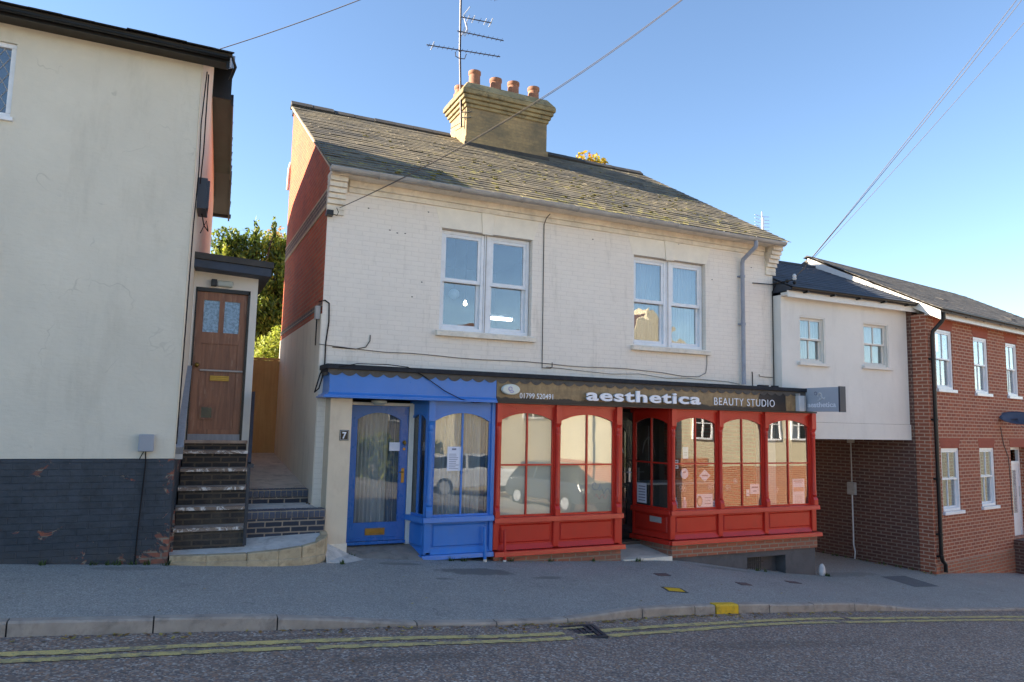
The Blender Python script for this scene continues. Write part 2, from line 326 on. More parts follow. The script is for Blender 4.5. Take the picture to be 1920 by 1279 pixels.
M['fence_wood'] = M_wood('fence_wood', lin(212, 154, 94), lin(232, 180, 118), rough=.75)
M['brass'] = M_plain('brass', lin(150, 122, 62), .3, .2, 6, .1, 40, metallic=.9, dirt=lin(110, 84, 40), dirt_amt=.5)
M['steel'] = M_plain('steel', lin(190, 190, 195), .3, .1, 6, .05, 40, metallic=.9)
M['alu'] = M_plain('aluminium', lin(176, 178, 184), .45, .15, 6, .1, 40, metallic=.3)
M['mast'] = M_plain('mast_metal', lin(58, 50, 52), .5, .3, 6, .1, 40, metallic=.3)
M['cable'] = M_plain('cable', lin(44, 40, 40), .9, .1, 1, 0, spec=.1)
M['cable_grey'] = M_plain('cable_grey', lin(104, 98, 94), .95, .1, 1, 0, spec=.05)
M['glass'] = M_glass('window_glass', .10, k=.8)
M['glass_blue'] = M_glass('bay_glass', .045, k=.6)
M['net_blue'] = M_curtain('bay_net_curtain', (.66, .66, .66, 1), .3)
M['glass_sky'] = M_glass('upper_window_glass', .14, k=.5, wavy=.08)
M['glass_shop'] = M_glass('shop_glass', .15, k=.9, wavy=.01)
M['glass_blind'] = M_glass('blind_window_glass', .085, k=.6, wavy=.01)
M['glass_frost'] = M_plain('reeded_glass', lin(118, 152, 180), .25, .5, 26, .6, 34, spec=.8)
M['net'] = M_curtain('net_curtain', (.36, .38, .40, 1), .3)
M['net_warm'] = M_curtain('warm_net_curtain', (.50, .50, .50, 1), .3)
M['drape'] = M_curtain('blue_drape', (.10, .14, .20, 1), .1)
M['blind'] = M_plain('blind', lin(222, 210, 184), .8, .05, 1.5, .05, 60)
M['interior'] = M_plain('interior_wall', lin(96, 90, 84), .9, .1)
M['interior_dark'] = M_plain('interior_floor', lin(92, 80, 70), .8, .2)
M['paper'] = M_plain('paper', lin(226, 226, 236), .6, .04, 8, .02)
M['ink'] = M_plain('ink', lin(120, 120, 140), .7, .1)
M['ink_warm'] = M_plain('ink_warm', lin(205, 150, 130), .7, .25, 20)
M['ink_face'] = M_plain('poster_skin', lin(222, 178, 152), .6, .1, 10)
M['ink_hair'] = M_plain('poster_hair', lin(84, 56, 48), .6, .2, 20)
M['lilac'] = M_plain('lilac', lin(168, 160, 205), .5, .1)
M['frost_sticker'] = M_plain('frost_sticker', lin(206, 204, 214), .6, .1, 10)
M['graffiti'] = M_plain('graffiti', lin(142, 142, 146), .6, .1)
M['graffiti_pink'] = M_plain('graffiti_pink', lin(214, 168, 148), .6, .1)
M['letters'] = M_plain('letters', lin(236, 238, 245), .35, .05, 3, .05, dirt=lin(190, 190, 195), dirt_amt=.3)
M['letters_dim'] = M_plain('letters_dim', lin(205, 205, 205), .5, .06)
M['sign_grey'] = M_plain('sign_grey', lin(172, 178, 188), .4, .08, 1.5, .05)
M['sign_side'] = M_plain('sign_side', lin(52, 58, 70), .4, .08)
M['plaque_cream'] = M_plain('plaque_cream', lin(216, 218, 205), .4, .06)
M['meter'] = M_plain('meter_box', lin(148, 152, 160), .5, .06)
M['dish'] = M_plain('dish', lin(76, 82, 98), .5, .1)
M['mat'] = M_plain('mat', lin(70, 72, 76), .8)
M['stone_white'] = M_plain('white_stone', lin(206, 202, 198), .7, .15, 8, .5, 20)
M['soil'] = M_plain('soil', lin(96, 92, 74), .95, .3, .3, .5, 3)
M['bark'] = M_plain('bark', lin(84, 68, 52), .9, .3, 6, .8, 20)
M['conifer'] = M_leaf('conifer_leaf', [lin(48, 64, 30), lin(92, 112, 42), lin(146, 156, 58), lin(186, 184, 82)])
M['autumn'] = M_leaf('autumn_leaf', [lin(96, 112, 40), lin(150, 146, 44), lin(206, 176, 52), lin(204, 124, 44)])
M['autumn_dark'] = M_leaf('autumn_brown_leaf', [lin(110, 100, 44), lin(156, 120, 56), lin(180, 134, 70)])
M['bush'] = M_leaf('bush_leaf', [lin(84, 110, 40), lin(150, 160, 60), lin(186, 190, 90)])
M['weed'] = M_leaf('weed_leaf', [lin(60, 80, 40), lin(96, 112, 56)])
M['litter'] = M_leaf('litter_leaf', [lin(120, 84, 50), lin(170, 130, 70), lin(206, 186, 96), lin(98, 78, 60)])
M['opp_cream'] = M_render('opposite_render', lin(214, 202, 172), lin(190, 170, 130), .2, .2)
M['opp_brick'] = M_brick('opposite_brick', lin(190, 112, 70), lin(160, 88, 56), lin(214, 180, 150), .014)
M['stone_grey'] = M_plain('grey_stucco', lin(130, 124, 116), .9, .2, 2)
M['opp_tile'] = M_plain('opposite_tile', lin(92, 66, 56), .85, .3, 3)
M['hill_wall'] = M_render('uphill_render', lin(196, 186, 168), lin(140, 132, 120))
M['car_white'] = M_plain('car_paint_white', lin(214, 216, 220), .2, .02, 1, 0, spec=.8)
M['car_dark'] = M_plain('car_paint_dark', lin(58, 62, 70), .2, .02, 1, 0, spec=.8)
M['tyre'] = M_plain('tyre', lin(30, 30, 30), .9)
M['lamp_glow'] = M_emit('bulb_glow', (1, .78, .5, 1), 9)
M['tube_glow'] = M_emit('tube_glow', (.95, .97, 1, 1), 2.6)
M['globe'] = M_plain('paper_globe', lin(190, 205, 215), .7)
M['lens'] = M_plain('lamp_lens', lin(178, 184, 176), .4, .08)

# fascia sign board: weathered timber on the left and middle, still black on the right
s_ = NT('fascia_board'); _sp = s_.n('ShaderNodeSeparateXYZ'); s_.l(s_.obj(), _sp.inputs[0])
_n = s_.noise(2.0, 9, .75, stretch=(1, 1, 3.5), dist=.5); _n2 = s_.noise(14, 8, .7, stretch=(1, 1, .4)); _n3 = s_.noise(4, 8, .75)
_c = s_.mix(s_.ramp(_n2, .3, .75), lin(128, 104, 72), lin(172, 146, 104)); _c = s_.mix(s_.mul(s_.ramp(_n, .4, .7), .6), _c, lin(84, 72, 56))
_xr = s_.n('ShaderNodeMapRange'); _xr.inputs[1].default_value = 9.6; _xr.inputs[2].default_value = 10.4; _xr.inputs[3].default_value = -.25; _xr.inputs[4].default_value = .7; s_.l(_sp.outputs[0], _xr.inputs[0])
_zr = s_.n('ShaderNodeMapRange'); _zr.inputs[1].default_value = 2.20; _zr.inputs[2].default_value = 2.12; _zr.inputs[3].default_value = 0; _zr.inputs[4].default_value = .35; s_.l(_sp.outputs[2], _zr.inputs[0])
_x2 = s_.n('ShaderNodeMapRange'); _x2.inputs[1].default_value = 10.62; _x2.inputs[2].default_value = 10.66; _x2.inputs[3].default_value = 0; _x2.inputs[4].default_value = -1.2; s_.l(_sp.outputs[0], _x2.inputs[0])
_f = s_.mul(s_.mul(s_.mul(s_.mul(_xr.outputs[0], 0, 'MAXIMUM'), s_.mul(_n3, .75), 'ADD'), _zr.outputs[0], 'ADD'), _x2.outputs[0], 'ADD')
_c = s_.mix(s_.ramp(_f, .52, .60), _c, lin(26, 27, 30))
M['fascia'] = s_.fin(_c, .45, s_.bump(_n2, .3, .004))

# ---------------------------------------------------------------- mesh helpers
OFF = {}
def tag(o, label=None, cat=None, group=None, kind=None):
    if label: o['label'] = label
    if cat: o['category'] = cat
    if group: o['group'] = group
    if kind: o['kind'] = kind
    return o
def thing(name, label, cat, loc=(0, 0, 0), group=None, rotz=None):
    o = bpy.data.objects.new(name, None); C.objects.link(o); o.location = loc
    o.empty_display_size = .2
    if rotz is not None: o.rotation_euler = (0, 0, rotz); OFF[o.name] = Vector((0, 0, 0))
    else: OFF[o.name] = Vector(loc)
    return tag(o, label, cat, group)

class MB:
    def __init__(s): s.v = []; s.f = []; s.fm = []; s.rnd = {}; s.T = None; s.mi = 0
    def add(s, pts, faces, rnd=None):
        b = len(s.v)
        for p in pts:
            if s.T:
                o, d, n = s.T; p = (o[0]+d[0]*p[0]+n[0]*p[1], o[1]+d[1]*p[0]+n[1]*p[1], o[2]+p[2])
            s.v.append(tuple(p))
        for f in faces:
            if rnd is not None: s.rnd[len(s.f)] = rnd
            s.f.append([i+b for i in f]); s.fm.append(s.mi)
        return s
    def box(s, x0, x1, y0, y1, z0, z1, rnd=None):
        return s.hexa([(x0, y0, z0), (x1, y0, z0), (x1, y1, z0), (x0, y1, z0), (x0, y0, z1), (x1, y0, z1), (x1, y1, z1), (x0, y1, z1)], rnd)
    def hexa(s, p, rnd=None):
        return s.add(p, [(0, 3, 2, 1), (4, 5, 6, 7), (0, 1, 5, 4), (1, 2, 6, 5), (2, 3, 7, 6), (3, 0, 4, 7)], rnd)
    def quad(s, *p, rnd=None): return s.add(p, [tuple(range(len(p)))], rnd)
    def prism(s, poly, axis, a, b):
        n = len(poly)
        def P(q, t):
            return {'x': (t, q[0], q[1]), 'y': (q[0], t, q[1]), 'z': (q[0], q[1], t)}[axis]
        pts = [P(q, a) for q in poly]+[P(q, b) for q in poly]
        fs = [tuple(range(n-1, -1, -1)), tuple(range(n, 2*n))]+[(i, (i+1) % n, n+(i+1) % n, n+i) for i in range(n)]
        return s.add(pts, fs)
    def tube(s, pts, r, n=8, cap=True):
        pts = [Vector(p) for p in pts]; rs = r if isinstance(r, (list, tuple)) else [r]*len(pts)
        ring = []; prev = None
        for i, p in enumerate(pts):
            if i == 0: t = pts[1]-pts[0]
            elif i == len(pts)-1: t = pts[-1]-pts[-2]
            else: t = (pts[i+1]-p).normalized()+(p-pts[i-1]).normalized()
            t = t.normalized() if t.length > 1e-9 else Vector((0, 0, 1))
            if prev is None:
                a = Vector((0, 0, 1)) if abs(t.z) < .9 else Vector((1, 0, 0)); u = t.cross(a).normalized()
            else:
                u = (prev - t*prev.dot(t)); u = u.normalized() if u.length > 1e-6 else t.orthogonal().normalized()
            prev = u; w = t.cross(u)
            ring.append([p+(u*math.cos(2*math.pi*k/n)+w*math.sin(2*math.pi*k/n))*rs[i] for k in range(n)])
        vs = [q for rg in ring for q in rg]; fs = []
        for i in range(len(pts)-1):
            for k in range(n): fs.append((i*n+k, i*n+(k+1) % n, (i+1)*n+(k+1) % n, (i+1)*n+k))
        if cap: fs.append(tuple(range(n-1, -1, -1))); fs.append(tuple((len(pts)-1)*n+k for k in range(n)))
        return s.add(vs, fs)
    def lathe(s, prof, c=(0, 0, 0), n=16, a0=0, a1=2*math.pi):
        full = abs(a1-a0-2*math.pi) < 1e-6; m = n if full else n+1
        vs = []; fs = []
        for r, z in prof:
            for k in range(m):
                a = a0+(a1-a0)*k/n; vs.append((c[0]+r*math.cos(a), c[1]+r*math.sin(a), c[2]+z))
        for i in range(len(prof)-1):
            for k in range(n):
                k2 = (k+1) % m if full else k+1
                fs.append((i*m+k, i*m+k2, (i+1)*m+k2, (i+1)*m+k))
        if full:
            if prof[0][0] > 1e-4: fs.append(tuple(range(m-1, -1, -1)))
            if prof[-1][0] > 1e-4: fs.append(tuple((len(prof)-1)*m+k for k in range(m)))
        return s.add(vs, fs)
    def sphere(s, c, rx, ry=None, rz=None, n=12, m=8):
        ry = ry or rx; rz = rz or rx; vs = []; fs = []
        for j in range(m+1):
            th = math.pi*j/m
            for k in range(n): vs.append((c[0]+rx*math.sin(th)*math.cos(2*math.pi*k/n), c[1]+ry*math.sin(th)*math.sin(2*math.pi*k/n), c[2]-rz*math.cos(th)))
        for j in range(m):
            for k in range(n): fs.append((j*n+k, j*n+(k+1) % n, (j+1)*n+(k+1) % n, (j+1)*n+k))
        return s.add(vs, fs)
    def disc(s, c, rx, rz, th=.004, n=20):       # flat disc facing -y
        poly = [(c[0]+rx*math.cos(2*math.pi*k/n), c[2]+rz*math.sin(2*math.pi*k/n)) for k in range(n)]
        return s.prism(poly, 'y', c[1], c[1]+th)
    def build(s, name, mat, parent=None, smooth=False, bevel=0, label=None, weld=False):
        off = Vector((0, 0, 0))
        if parent is not None: off = OFF.get(parent.name, Vector((0, 0, 0)))
        me = bpy.data.meshes.new(name)
        me.from_pydata([(v[0]-off.x, v[1]-off.y, v[2]-off.z) for v in s.v], [], s.f)
        me.validate(clean_customdata=False)
        bm = bmesh.new(); bm.from_mesh(me)
        if weld: bmesh.ops.remove_doubles(bm, verts=bm.verts, dist=1e-5)
        if not s.rnd: bmesh.ops.recalc_face_normals(bm, faces=bm.faces)
        uvl = bm.loops.layers.uv.new('UVMap'); Z = Vector((0, 0, 1))
        for f in bm.faces:
            nn = f.normal
            if abs(nn.z) > .96 or nn.length < .5:
                for lp in f.loops: p = lp.vert.co+off; lp[uvl].uv = (p.x, p.y)
            else:
                u = Z.cross(nn).normalized()
                if abs(u.x) > abs(u.y):
                    if u.x < 0: u = -u
                elif u.y < 0: u = -u
                w = nn.cross(u);
                if w.z < 0: w = -w
                for lp in f.loops: p = lp.vert.co+off; lp[uvl].uv = (p.dot(u), p.dot(w))
        bm.to_mesh(me); bm.free()
        if s.rnd and len(me.polygons) == len(s.f):
            a = me.attributes.new('rnd', 'FLOAT', 'FACE')
            for i in range(len(s.f)): a.data[i].value = s.rnd.get(i, .5)
        mats = mat if isinstance(mat, (list, tuple)) else [mat]
        for m_ in mats: me.materials.append(M[m_] if isinstance(m_, str) else m_)
        if len(mats) > 1 and len(me.polygons) == len(s.fm):
            for i, p in enumerate(me.polygons): p.material_index = s.fm[i]
        if smooth:
            for p in me.polygons: p.use_smooth = True
            try: me.set_sharp_from_angle(angle=R(40))
            except Exception: pass
        o = bpy.data.objects.new(name, me); C.objects.link(o)
        if parent is not None: o.parent = parent; OFF[o.name] = off
        if bevel:
            bv = o.modifiers.new('bevel', 'BEVEL'); bv.width = bevel; bv.segments = 2; bv.limit_method = 'ANGLE'; bv.angle_limit = R(50); bv.harden_normals = False
        if label: o['label'] = label
        return o

def wall(mb, u0, u1, z0, z1, w0, w1, holes=(), top=None):
    """wall slab with rectangular openings; u along, w thickness (w0 front), holes (u0,u1,z0,z1)"""
    us = sorted({u0, u1, *[h[0] for h in holes], *[h[1] for h in holes]}); zs = sorted({z0, z1, *[h[2] for h in holes], *[h[3] for h in holes]})
    inh = lambda u, z: any(h[0] < u < h[1] and h[2] < z < h[3] for h in holes)
    for i in range(len(us)-1):
        for j in range(len(zs)-1):
            a, b, c, d = us[i], us[i+1], zs[j], zs[j+1]
            if inh((a+b)/2, (c+d)/2): continue
            mb.quad((a, w0, c), (b, w0, c), (b, w0, d), (a, w0, d)); mb.quad((b, w1, c), (a, w1, c), (a, w1, d), (b, w1, d))
    for (a, b, c, d) in list(holes):
        mb.quad((a, w0, c), (a, w1, c), (a, w1, d), (a, w0, d)); mb.quad((b, w1, c), (b, w0, c), (b, w0, d), (b, w1, d))
        mb.quad((a, w0, d), (a, w1, d), (b, w1, d), (b, w0, d)); mb.quad((a, w1, c), (a, w0, c), (b, w0, c), (b, w1, c))
    mb.quad((u0, w1, z0), (u0, w0, z0), (u0, w0, z1), (u0, w1, z1)); mb.quad((u1, w0, z0), (u1, w1, z0), (u1, w1, z1), (u1, w0, z1))
    mb.quad((u0, w0, z1), (u1, w0, z1), (u1, w1, z1), (u0, w1, z1)); mb.quad((u0, w0, z0), (u0, w1, z0), (u1, w1, z0), (u1, w0, z0))
    return mb

def slates(mb, P, du, dv, L, S, wid=.25, gauge=.2, th=.007, rng=None, lift=.0, jitter=1.0, clip=None):
    """slates on a plane; P lower-left corner, du unit along eave, dv unit up slope, n outward."""
    rng = rng or random.Random(3); P = Vector(P); du = Vector(du).normalized(); dv = Vector(dv).normalized(); n = du.cross(dv)
    if n.z < 0: n = -n
    rows = int(math.ceil(S/gauge)); tilt = th*1.0
    for r in range(rows):
        s0 = r*gauge-.02; s1 = min(S, s0+gauge+.06); u = -(wid/2 if r % 2 else 0)
        sag = rng.uniform(-.004, .004)*jitter
        while u < L:
            a = max(0, u)+.002; b = min(L, u+wid)-.002; u += wid
            if b-a < .02: continue
            if clip and not clip((a+b)/2, s0): continue
            dz = rng.uniform(-.002, .002)*jitter+sag; e = rng.uniform(-.006, .006)*jitter; li = .016+rng.random()*.005*jitter
            if rng.random() < .02*jitter: li += .008; e -= .012
            A = [P+du*a+dv*(s0+e)+n*(li+dz), P+du*b+dv*(s0+e+rng.uniform(-.003, .003)*jitter)+n*(li+dz), P+du*b+dv*s1+n*(.006), P+du*a+dv*s1+n*(.006)]
            B = [q-n*th for q in A]
            mb.hexa([tuple(q) for q in B]+[tuple(q) for q in A], rnd=rng.random())
    return mb

def curve_pts(a, b, sag, n=24):
    a = Vector(a); b = Vector(b); return [a.lerp(b, i/n)-Vector((0, 0, 4*sag*(i/n)*(1-i/n))) for i in range(n+1)]

def text(body, name, mat, parent, origin, right, up, height, width=None, extrude=.01, offset=0.0, align='LEFT', spacing=1.0, shear=0.0):
    cu = bpy.data.curves.new('tmp_text', 'FONT'); cu.body = body; cu.extrude = .05; cu.offset = offset; cu.space_character = spacing; cu.resolution_u = 4; cu.shear = shear
    o = bpy.data.objects.new('tmp_text', cu); C.objects.link(o)
    bpy.context.view_layer.update()
    me = bpy.data.meshes.new_from_object(o.evaluated_get(bpy.context.evaluated_depsgraph_get()))
    bpy.data.objects.remove(o); bpy.data.curves.remove(cu)
    xs = [v.co.x for v in me.vertices]; ys = [v.co.y for v in me.vertices]
    x0, x1, y0, y1 = min(xs), max(xs), min(ys), max(ys)
    sy = height/(y1-y0); sx = width/(x1-x0) if width else sy
    O = Vector(origin); r = Vector(right).normalized(); u = Vector(up).normalized(); n = r.cross(u)
    mb = MB(); mb.v = [tuple(O+r*((v.co.x-x0)*sx)+u*((v.co.y-y0)*sy)+n*(extrude*(v.co.z/.1+.5))) for v in me.vertices]
    mb.f = [list(p.vertices) for p in me.polygons]; mb.fm = [0]*len(mb.f)
    bpy.data.meshes.remove(me)
    return mb.build(name, mat, parent)

def ip(x, tab):
    if x <= tab[0][0]: return tab[0][1]+(x-tab[0][0])*(tab[1][1]-tab[0][1])/(tab[1][0]-tab[0][0])*0
    for (a, va), (b, vb) in zip(tab, tab[1:]):
        if x <= b: return va+(vb-va)*(x-a)/(b-a)
    return tab[-1][1]
def sm(x, tab, w=.5): return sum(ip(x+d*w, tab) for d in (-1, -.5, 0, .5, 1))/5

# ---------------------------------------------------------------- ground levels
ZB = [(-60, 4.6), (-20, 1.6), (-8, .66), (-1.6, .10), (.1, .0), (2.46, -.16), (4.6, -.35), (7, -.49), (8, -.52), (9.8, -.83), (11.45, -1.04), (14.6, -1.17), (19, -1.6), (60, -5)]
ZR = [(-60, 4.6), (-20, 1.5), (-8, .50), (-1.2, -.07), (1.05, -.22), (2.4, -.29), (3.2, -.37), (4.1, -.46), (5.5, -.60), (6.9, -.74), (10.1, -1.02), (11.3, -1.13), (13.8, -1.33), (20, -1.9), (60, -5.3)]
KH = [(-60, .12), (.9, .12), (1.4, .10), (2.3, .03), (4.2, .03), (5.4, .11), (9.9, .11), (11.2, .03), (60, .02)]
YK = [(-60, -8.0), (-20, -4.2), (-8, -3.6), (-1.2, -3.42), (1.05, -3.47), (2.4, -3.58), (3.2, -3.56), (4.1, -3.45), (5.5, -3.13), (6.9, -2.86), (10.1, -2.74), (11.3, -2.75), (13.8, -2.80), (20, -2.3), (60, 5)]
zb = lambda x: sm(x, ZB); zr = lambda x: sm(x, ZR); yk = lambda x: sm(x, YK, .8)
kh = lambda x: sm(x, KH, .2)
def zpave(x, y):
    y0 = yk(x)+.125; y1 = -.5; t = max(0, min(1, (y-y0)/(y1-y0)))
    return (zr(x)+kh(x))*(1-t)+zb(x)*t
def frange(a, b, st):
    n = max(1, int(round((b-a)/st))); return [a+(b-a)*i/n for i in range(n+1)]

def sheet(name, xs, ycols, zf, mat, kind='structure', parent=None, th=0):
    mb = MB(); n = len(ycols(xs[0]))
    for x in xs:
        for y in ycols(x): mb.v.append((x, y, zf(x, y)))
    for i in range(len(xs)-1):
        for j in range(n-1):
            a = i*n+j; mb.f.append([a, a+n, a+n+1, a+1]); mb.fm.append(0)
    o = mb.build(name, mat, parent, smooth=True)
    if kind: o['kind'] = kind
    return o
XS = frange(-58, -4, 3)+frange(-3.6, 20, .4)+frange(22, 58, 3)
road = sheet('road', XS, lambda x: [yk(x)-.001, yk(x)-.6, yk(x)-1.5, yk(x)-3, yk(x)-5, yk(x)-7, -11.5], lambda x, y: zr(x)+.05*math.sin(max(0, min(1, (yk(x)-y)/7.5))*math.pi)-(.0 if y > -11 else 0), 'road')
pave = sheet('pavement', XS, lambda x: [yk(x)+.125, yk(x)+.5, -1.6 if yk(x) < -2 else yk(x)+.9, -1.1 if yk(x) < -2 else yk(x)+1.3, -.5 if yk(x) < -1 else yk(x)+2, 9], zpave, 'pavement')
yard = sheet('car_park', XS, lambda x: [-11.501, -14, -18, -24, -30], lambda x, y: zr(x)+.004, 'car_park')
ground = sheet('ground', frange(-600, 600, 40)+[], lambda x: [-600, -200, -60, -31, 12, 60, 200, 600], lambda x, y: ip(x, [(-60, 4.4), (-20, 1.2), (0, -.5), (20, -2.2), (60, -5.6)]) if True else 0, 'soil')
ground.location.z = -.35

# kerb: stones with open joints
kb = MB()
edges = [-16]
joints = [-14.6, -13.4, -12.2, -11, -9.8, -8.6, -7.5, -6.3, -5.2, -4.1, -3.05, -2.0, -1.12, -.02, 1.04, 2.4, 3.3, 4.25, 5.45, 6.42, 6.81, 7.26, 7.86, 8.76, 9.65, 10.6, 11.5, 12.4, 13.3, 14.2, 15.1, 16, 17, 18, 19, 20]
for a, b in zip(joints, joints[1:]):
    if abs(a-6.81) < .01: continue
    g = .0065; segs = 3; tl = random.uniform(-.004, .004)
    for k in range(segs):
        x0 = a+g+(b-a-2*g)*k/segs; x1 = a+g+(b-a-2*g)*(k+1)/segs
        def sec(x):
            y = yk(x); z = zr(x); h = kh(x)+.004+tl
            return [(x, y+.004+tl, z-.15), (x, y+.128, z-.15), (x, y+.128, z+h), (x, y+.02, z+h), (x, y+.006+tl, z+h-.018)]
        A = sec(x0); B = sec(x1); f = [(4-i) for i in range(5)]
        fs = [(i, (i+1) % 5, 5+(i+1) % 5, 5+i) for i in range(5)]
        if k == 0: fs.append((4, 3, 2, 1, 0))
        if k == segs-1: fs.append((5, 6, 7, 8, 9))
        kb.add(A+B, fs)
k_o = kb.build('kerb', 'kerb'); k_o['kind'] = 'structure'
jb = MB()
for x in joints[:-1]:
    y = yk(x); z = zr(x); h = kh(x); jb.box(x-.007, x+.007, y+.02, y+.122, z-.1, z+h-.008)
jo = jb.build('kerb_joint_mortar', 'kerb_joint'); jo['kind'] = 'structure'
yb = MB(); A = 6.82; B = 7.25
def ksec(x, e=0): y = yk(x); z = zr(x); h = kh(x)+.012; return [(x, y-.006, z-.15), (x, y+.135, z-.15), (x, y+.135, z+h), (x, y+.02, z+h), (x, y-.004, z+h-.02)]
yb.add(ksec(A)+ksec(B), [(4, 3, 2, 1, 0), (5, 6, 7, 8, 9)]+[(i, (i+1) % 5, 5+(i+1) % 5, 5+i) for i in range(5)])
tag(yb.build('kerbstone', 'yellow_paint', bevel=.006), 'kerbstone painted bright yellow, worn at the edges', 'kerbstone')
# double yellow lines
for off, ww, nm in ((.375, .12, 0), (.585, .105, 1)):
    ln = MB(); rr = random.Random(5+nm)
    xs = frange(-16, 20, .12)
    for a, b in zip(xs, xs[1:]):
        if 3.93 < (a+b)/2 < 4.45: continue
        if rr.random() < .015: continue
        q = []
        for x in (a, b):
            o_ = off+.07*max(0, min(1, (1.5-x)/2)); y = yk(x)-o_+.02*math.sin(x*1.7+nm)
            q.append((x, y, y-ww*(1+rr.uniform(-.18, .18))))
        zz = lambda x, y: zr(x)+.05*math.sin(max(0, min(1, (yk(x)-y)/7.5))*math.pi)+.006
        ln.quad((q[0][0], q[0][2], zz(q[0][0], q[0][2])), (q[1][0], q[1][2], zz(q[1][0], q[1][2])), (q[1][0], q[1][1], zz(q[1][0], q[1][1])), (q[0][0], q[0][1], zz(q[0][0], q[0][1])))
    o = ln.build('yellow_line', 'line'); o['kind'] = 'structure'
# road gully
def rz(x, y): return zr(x)+.05*math.sin(max(0, min(1, (yk(x)-y)/7.5))*math.pi)
g = thing('road_gully', 'cast iron drain grating at the kerb, crossed by scraps of yellow line', 'drain', (4.2, -3.8, rz(4.2, -3.8)))
m = MB(); zz = rz(4.2, -3.8)
m.T = ((4.12, -3.82, 0), (.97, -.12, 0), (.2, .98, 0))
def gb(u0, u1, w0, w1, z0, z1): m.box(u0, u1, w0, w1, zz+z0, zz+z1)
gb(-.28, .28, -.24, -.2, -.03, .016); gb(-.28, .28, .2, .24, -.03, .016); gb(-.28, -.24, -.2, .2, -.03, .016); gb(.24, .28, -.2, .2, -.03, .016)
m.build('frame', 'dark_metal', g)
m2 = MB(); m2.T = m.T
for i in range(7): u = -.21+i*.07; m2.box(u-.018, u+.018, -.198, .198, zz-.02, zz+.012)
m2.box(-.236, .236, -.012, .012, zz-.02, zz+.013); m2.build('grating', 'dark_metal', g)
m3 = MB(); m3.T = m.T; m3.box(-.235, .235, -.195, .195, zz-.045, zz-.035); m3.build('sump', 'black', g)
m4 = MB(); m4.T = m.T; m4.box(-.12, .12, .12, .17, zz+.0135, zz+.016); m4.box(-.16, .16, -.14, -.10, zz+.0135, zz+.016); m4.build('paint_scrap', 'line', g)
# pavement covers
def cover(x, y, w, d, nm, mat, label, frame=True, cat='cover', rot=.0):
    z = zpave(x, y); t = thing(nm, label, cat, (x, y, z))
    sx = (zpave(x+.1, y)-zpave(x-.1, y))/.2; sy = (zpave(x, y+.1)-zpave(x, y-.1))/.2
    def P(u, v, h): xx = x+u*math.cos(rot)-v*math.sin(rot); yy = y+u*math.sin(rot)+v*math.cos(rot); return (xx, yy, zpave(xx, yy)+h)
    mb = MB(); mb.hexa([P(-w, -d, -.02), P(w, -d, -.02), P(w, d, -.02), P(-w, d, -.02), P(-w, -d, .008), P(w, -d, .008), P(w, d, .008), P(-w, d, .008)])
    if frame:
        f = MB(); e = .035
        f.hexa([P(-w-e, -d-e, -.02), P(w+e, -d-e, -.02), P(w+e, d+e, -.02), P(-w-e, d+e, -.02), P(-w-e, -d-e, .005), P(w+e, -d-e, .005), P(w+e, d+e, .005), P(-w-e, d+e, .005)])
        f.build('frame', 'ridge', t)
    mb.build('lid', mat, t)
cover(6.72, -2.14, .125, .09, 'hydrant_cover', 'yellow_paint', 'small yellow painted hydrant cover in the pavement', rot=-.2)
M['rust'] = M_plain('rust', lin(98, 78, 76), .8, .2, 9, .4, 40)
cover(7.12, -1.32, .12, .07, 'stopcock_cover', 'rust', 'small rusty iron cover below the doorway step', False, 'cover')
cover(8.36, -1.77, .11, .07, 'stopcock_cover', 'rust', 'small rusty cover in mid pavement right of the yellow one', False, 'cover')
cover(9.85, -1.35, .13, .07, 'stopcock_cover', 'rust', 'small rusty cover nearest the dark vent in the bay', False, 'cover')
pt = sheet('pavement_patch', frange(12.9, 13.6, .1), lambda x: [-1.40, -1.1, -.66], lambda x, y: zpave(x, y)+.004, 'patch')

# ---------------------------------------------------------------- reusable windows
def sash_unit(parent, x0, x1, z0, z1, y, fr=.055, mat='upvc', glass='glass_sky', nm='window', ybias=0, bars=False, label=None, T=None):
    """double hung sash: frame, two sashes (upper nearer the front), panes as sub-parts"""
    m = MB(); m.T = T
    m.box(x0, x0+fr, y, y+.09, z0, z1); m.box(x1-fr, x1, y, y+.09, z0, z1); m.box(x0+fr, x1-fr, y, y+.09, z1-fr, z1); m.box(x0+fr, x1-fr, y-.01, y+.09, z0, z0+fr)
    zm = (z0+z1)/2+.02; s = .05 if not bars else .038
    a, b = x0+fr, x1-fr
    def sash(za, zb_, yy):
        m.box(a, a+s, yy, yy+.04, za, zb_); m.box(b-s, b, yy, yy+.04, za, zb_); m.box(a+s, b-s, yy, yy+.04, zb_-s, zb_); m.box(a+s, b-s, yy, yy+.04, za, za+s)
        if bars:
            c = (a+b)/2; m.box(c-.011, c+.011, yy+.004, yy+.036, za+s, zb_-s)
    sash(zm-.03, z1-fr, y+.012); sash(z0+fr, zm+.03, y+.055)
    if not bars: m.box(a, b, y+.002, y+.05, zm-.045, zm-.032)
    w = m.build(nm, mat, parent, bevel=.004, label=label)
    for za, zb_, yy in ((zm-.03+s, z1-fr-s, y+.03), (z0+fr+s, zm+.03-s, y+.073)):
        g_ = MB(); g_.T = T; g_.box(a+s, b-s, yy, yy+.006, za, zb_); g_.build('pane', glass, w)
    return w

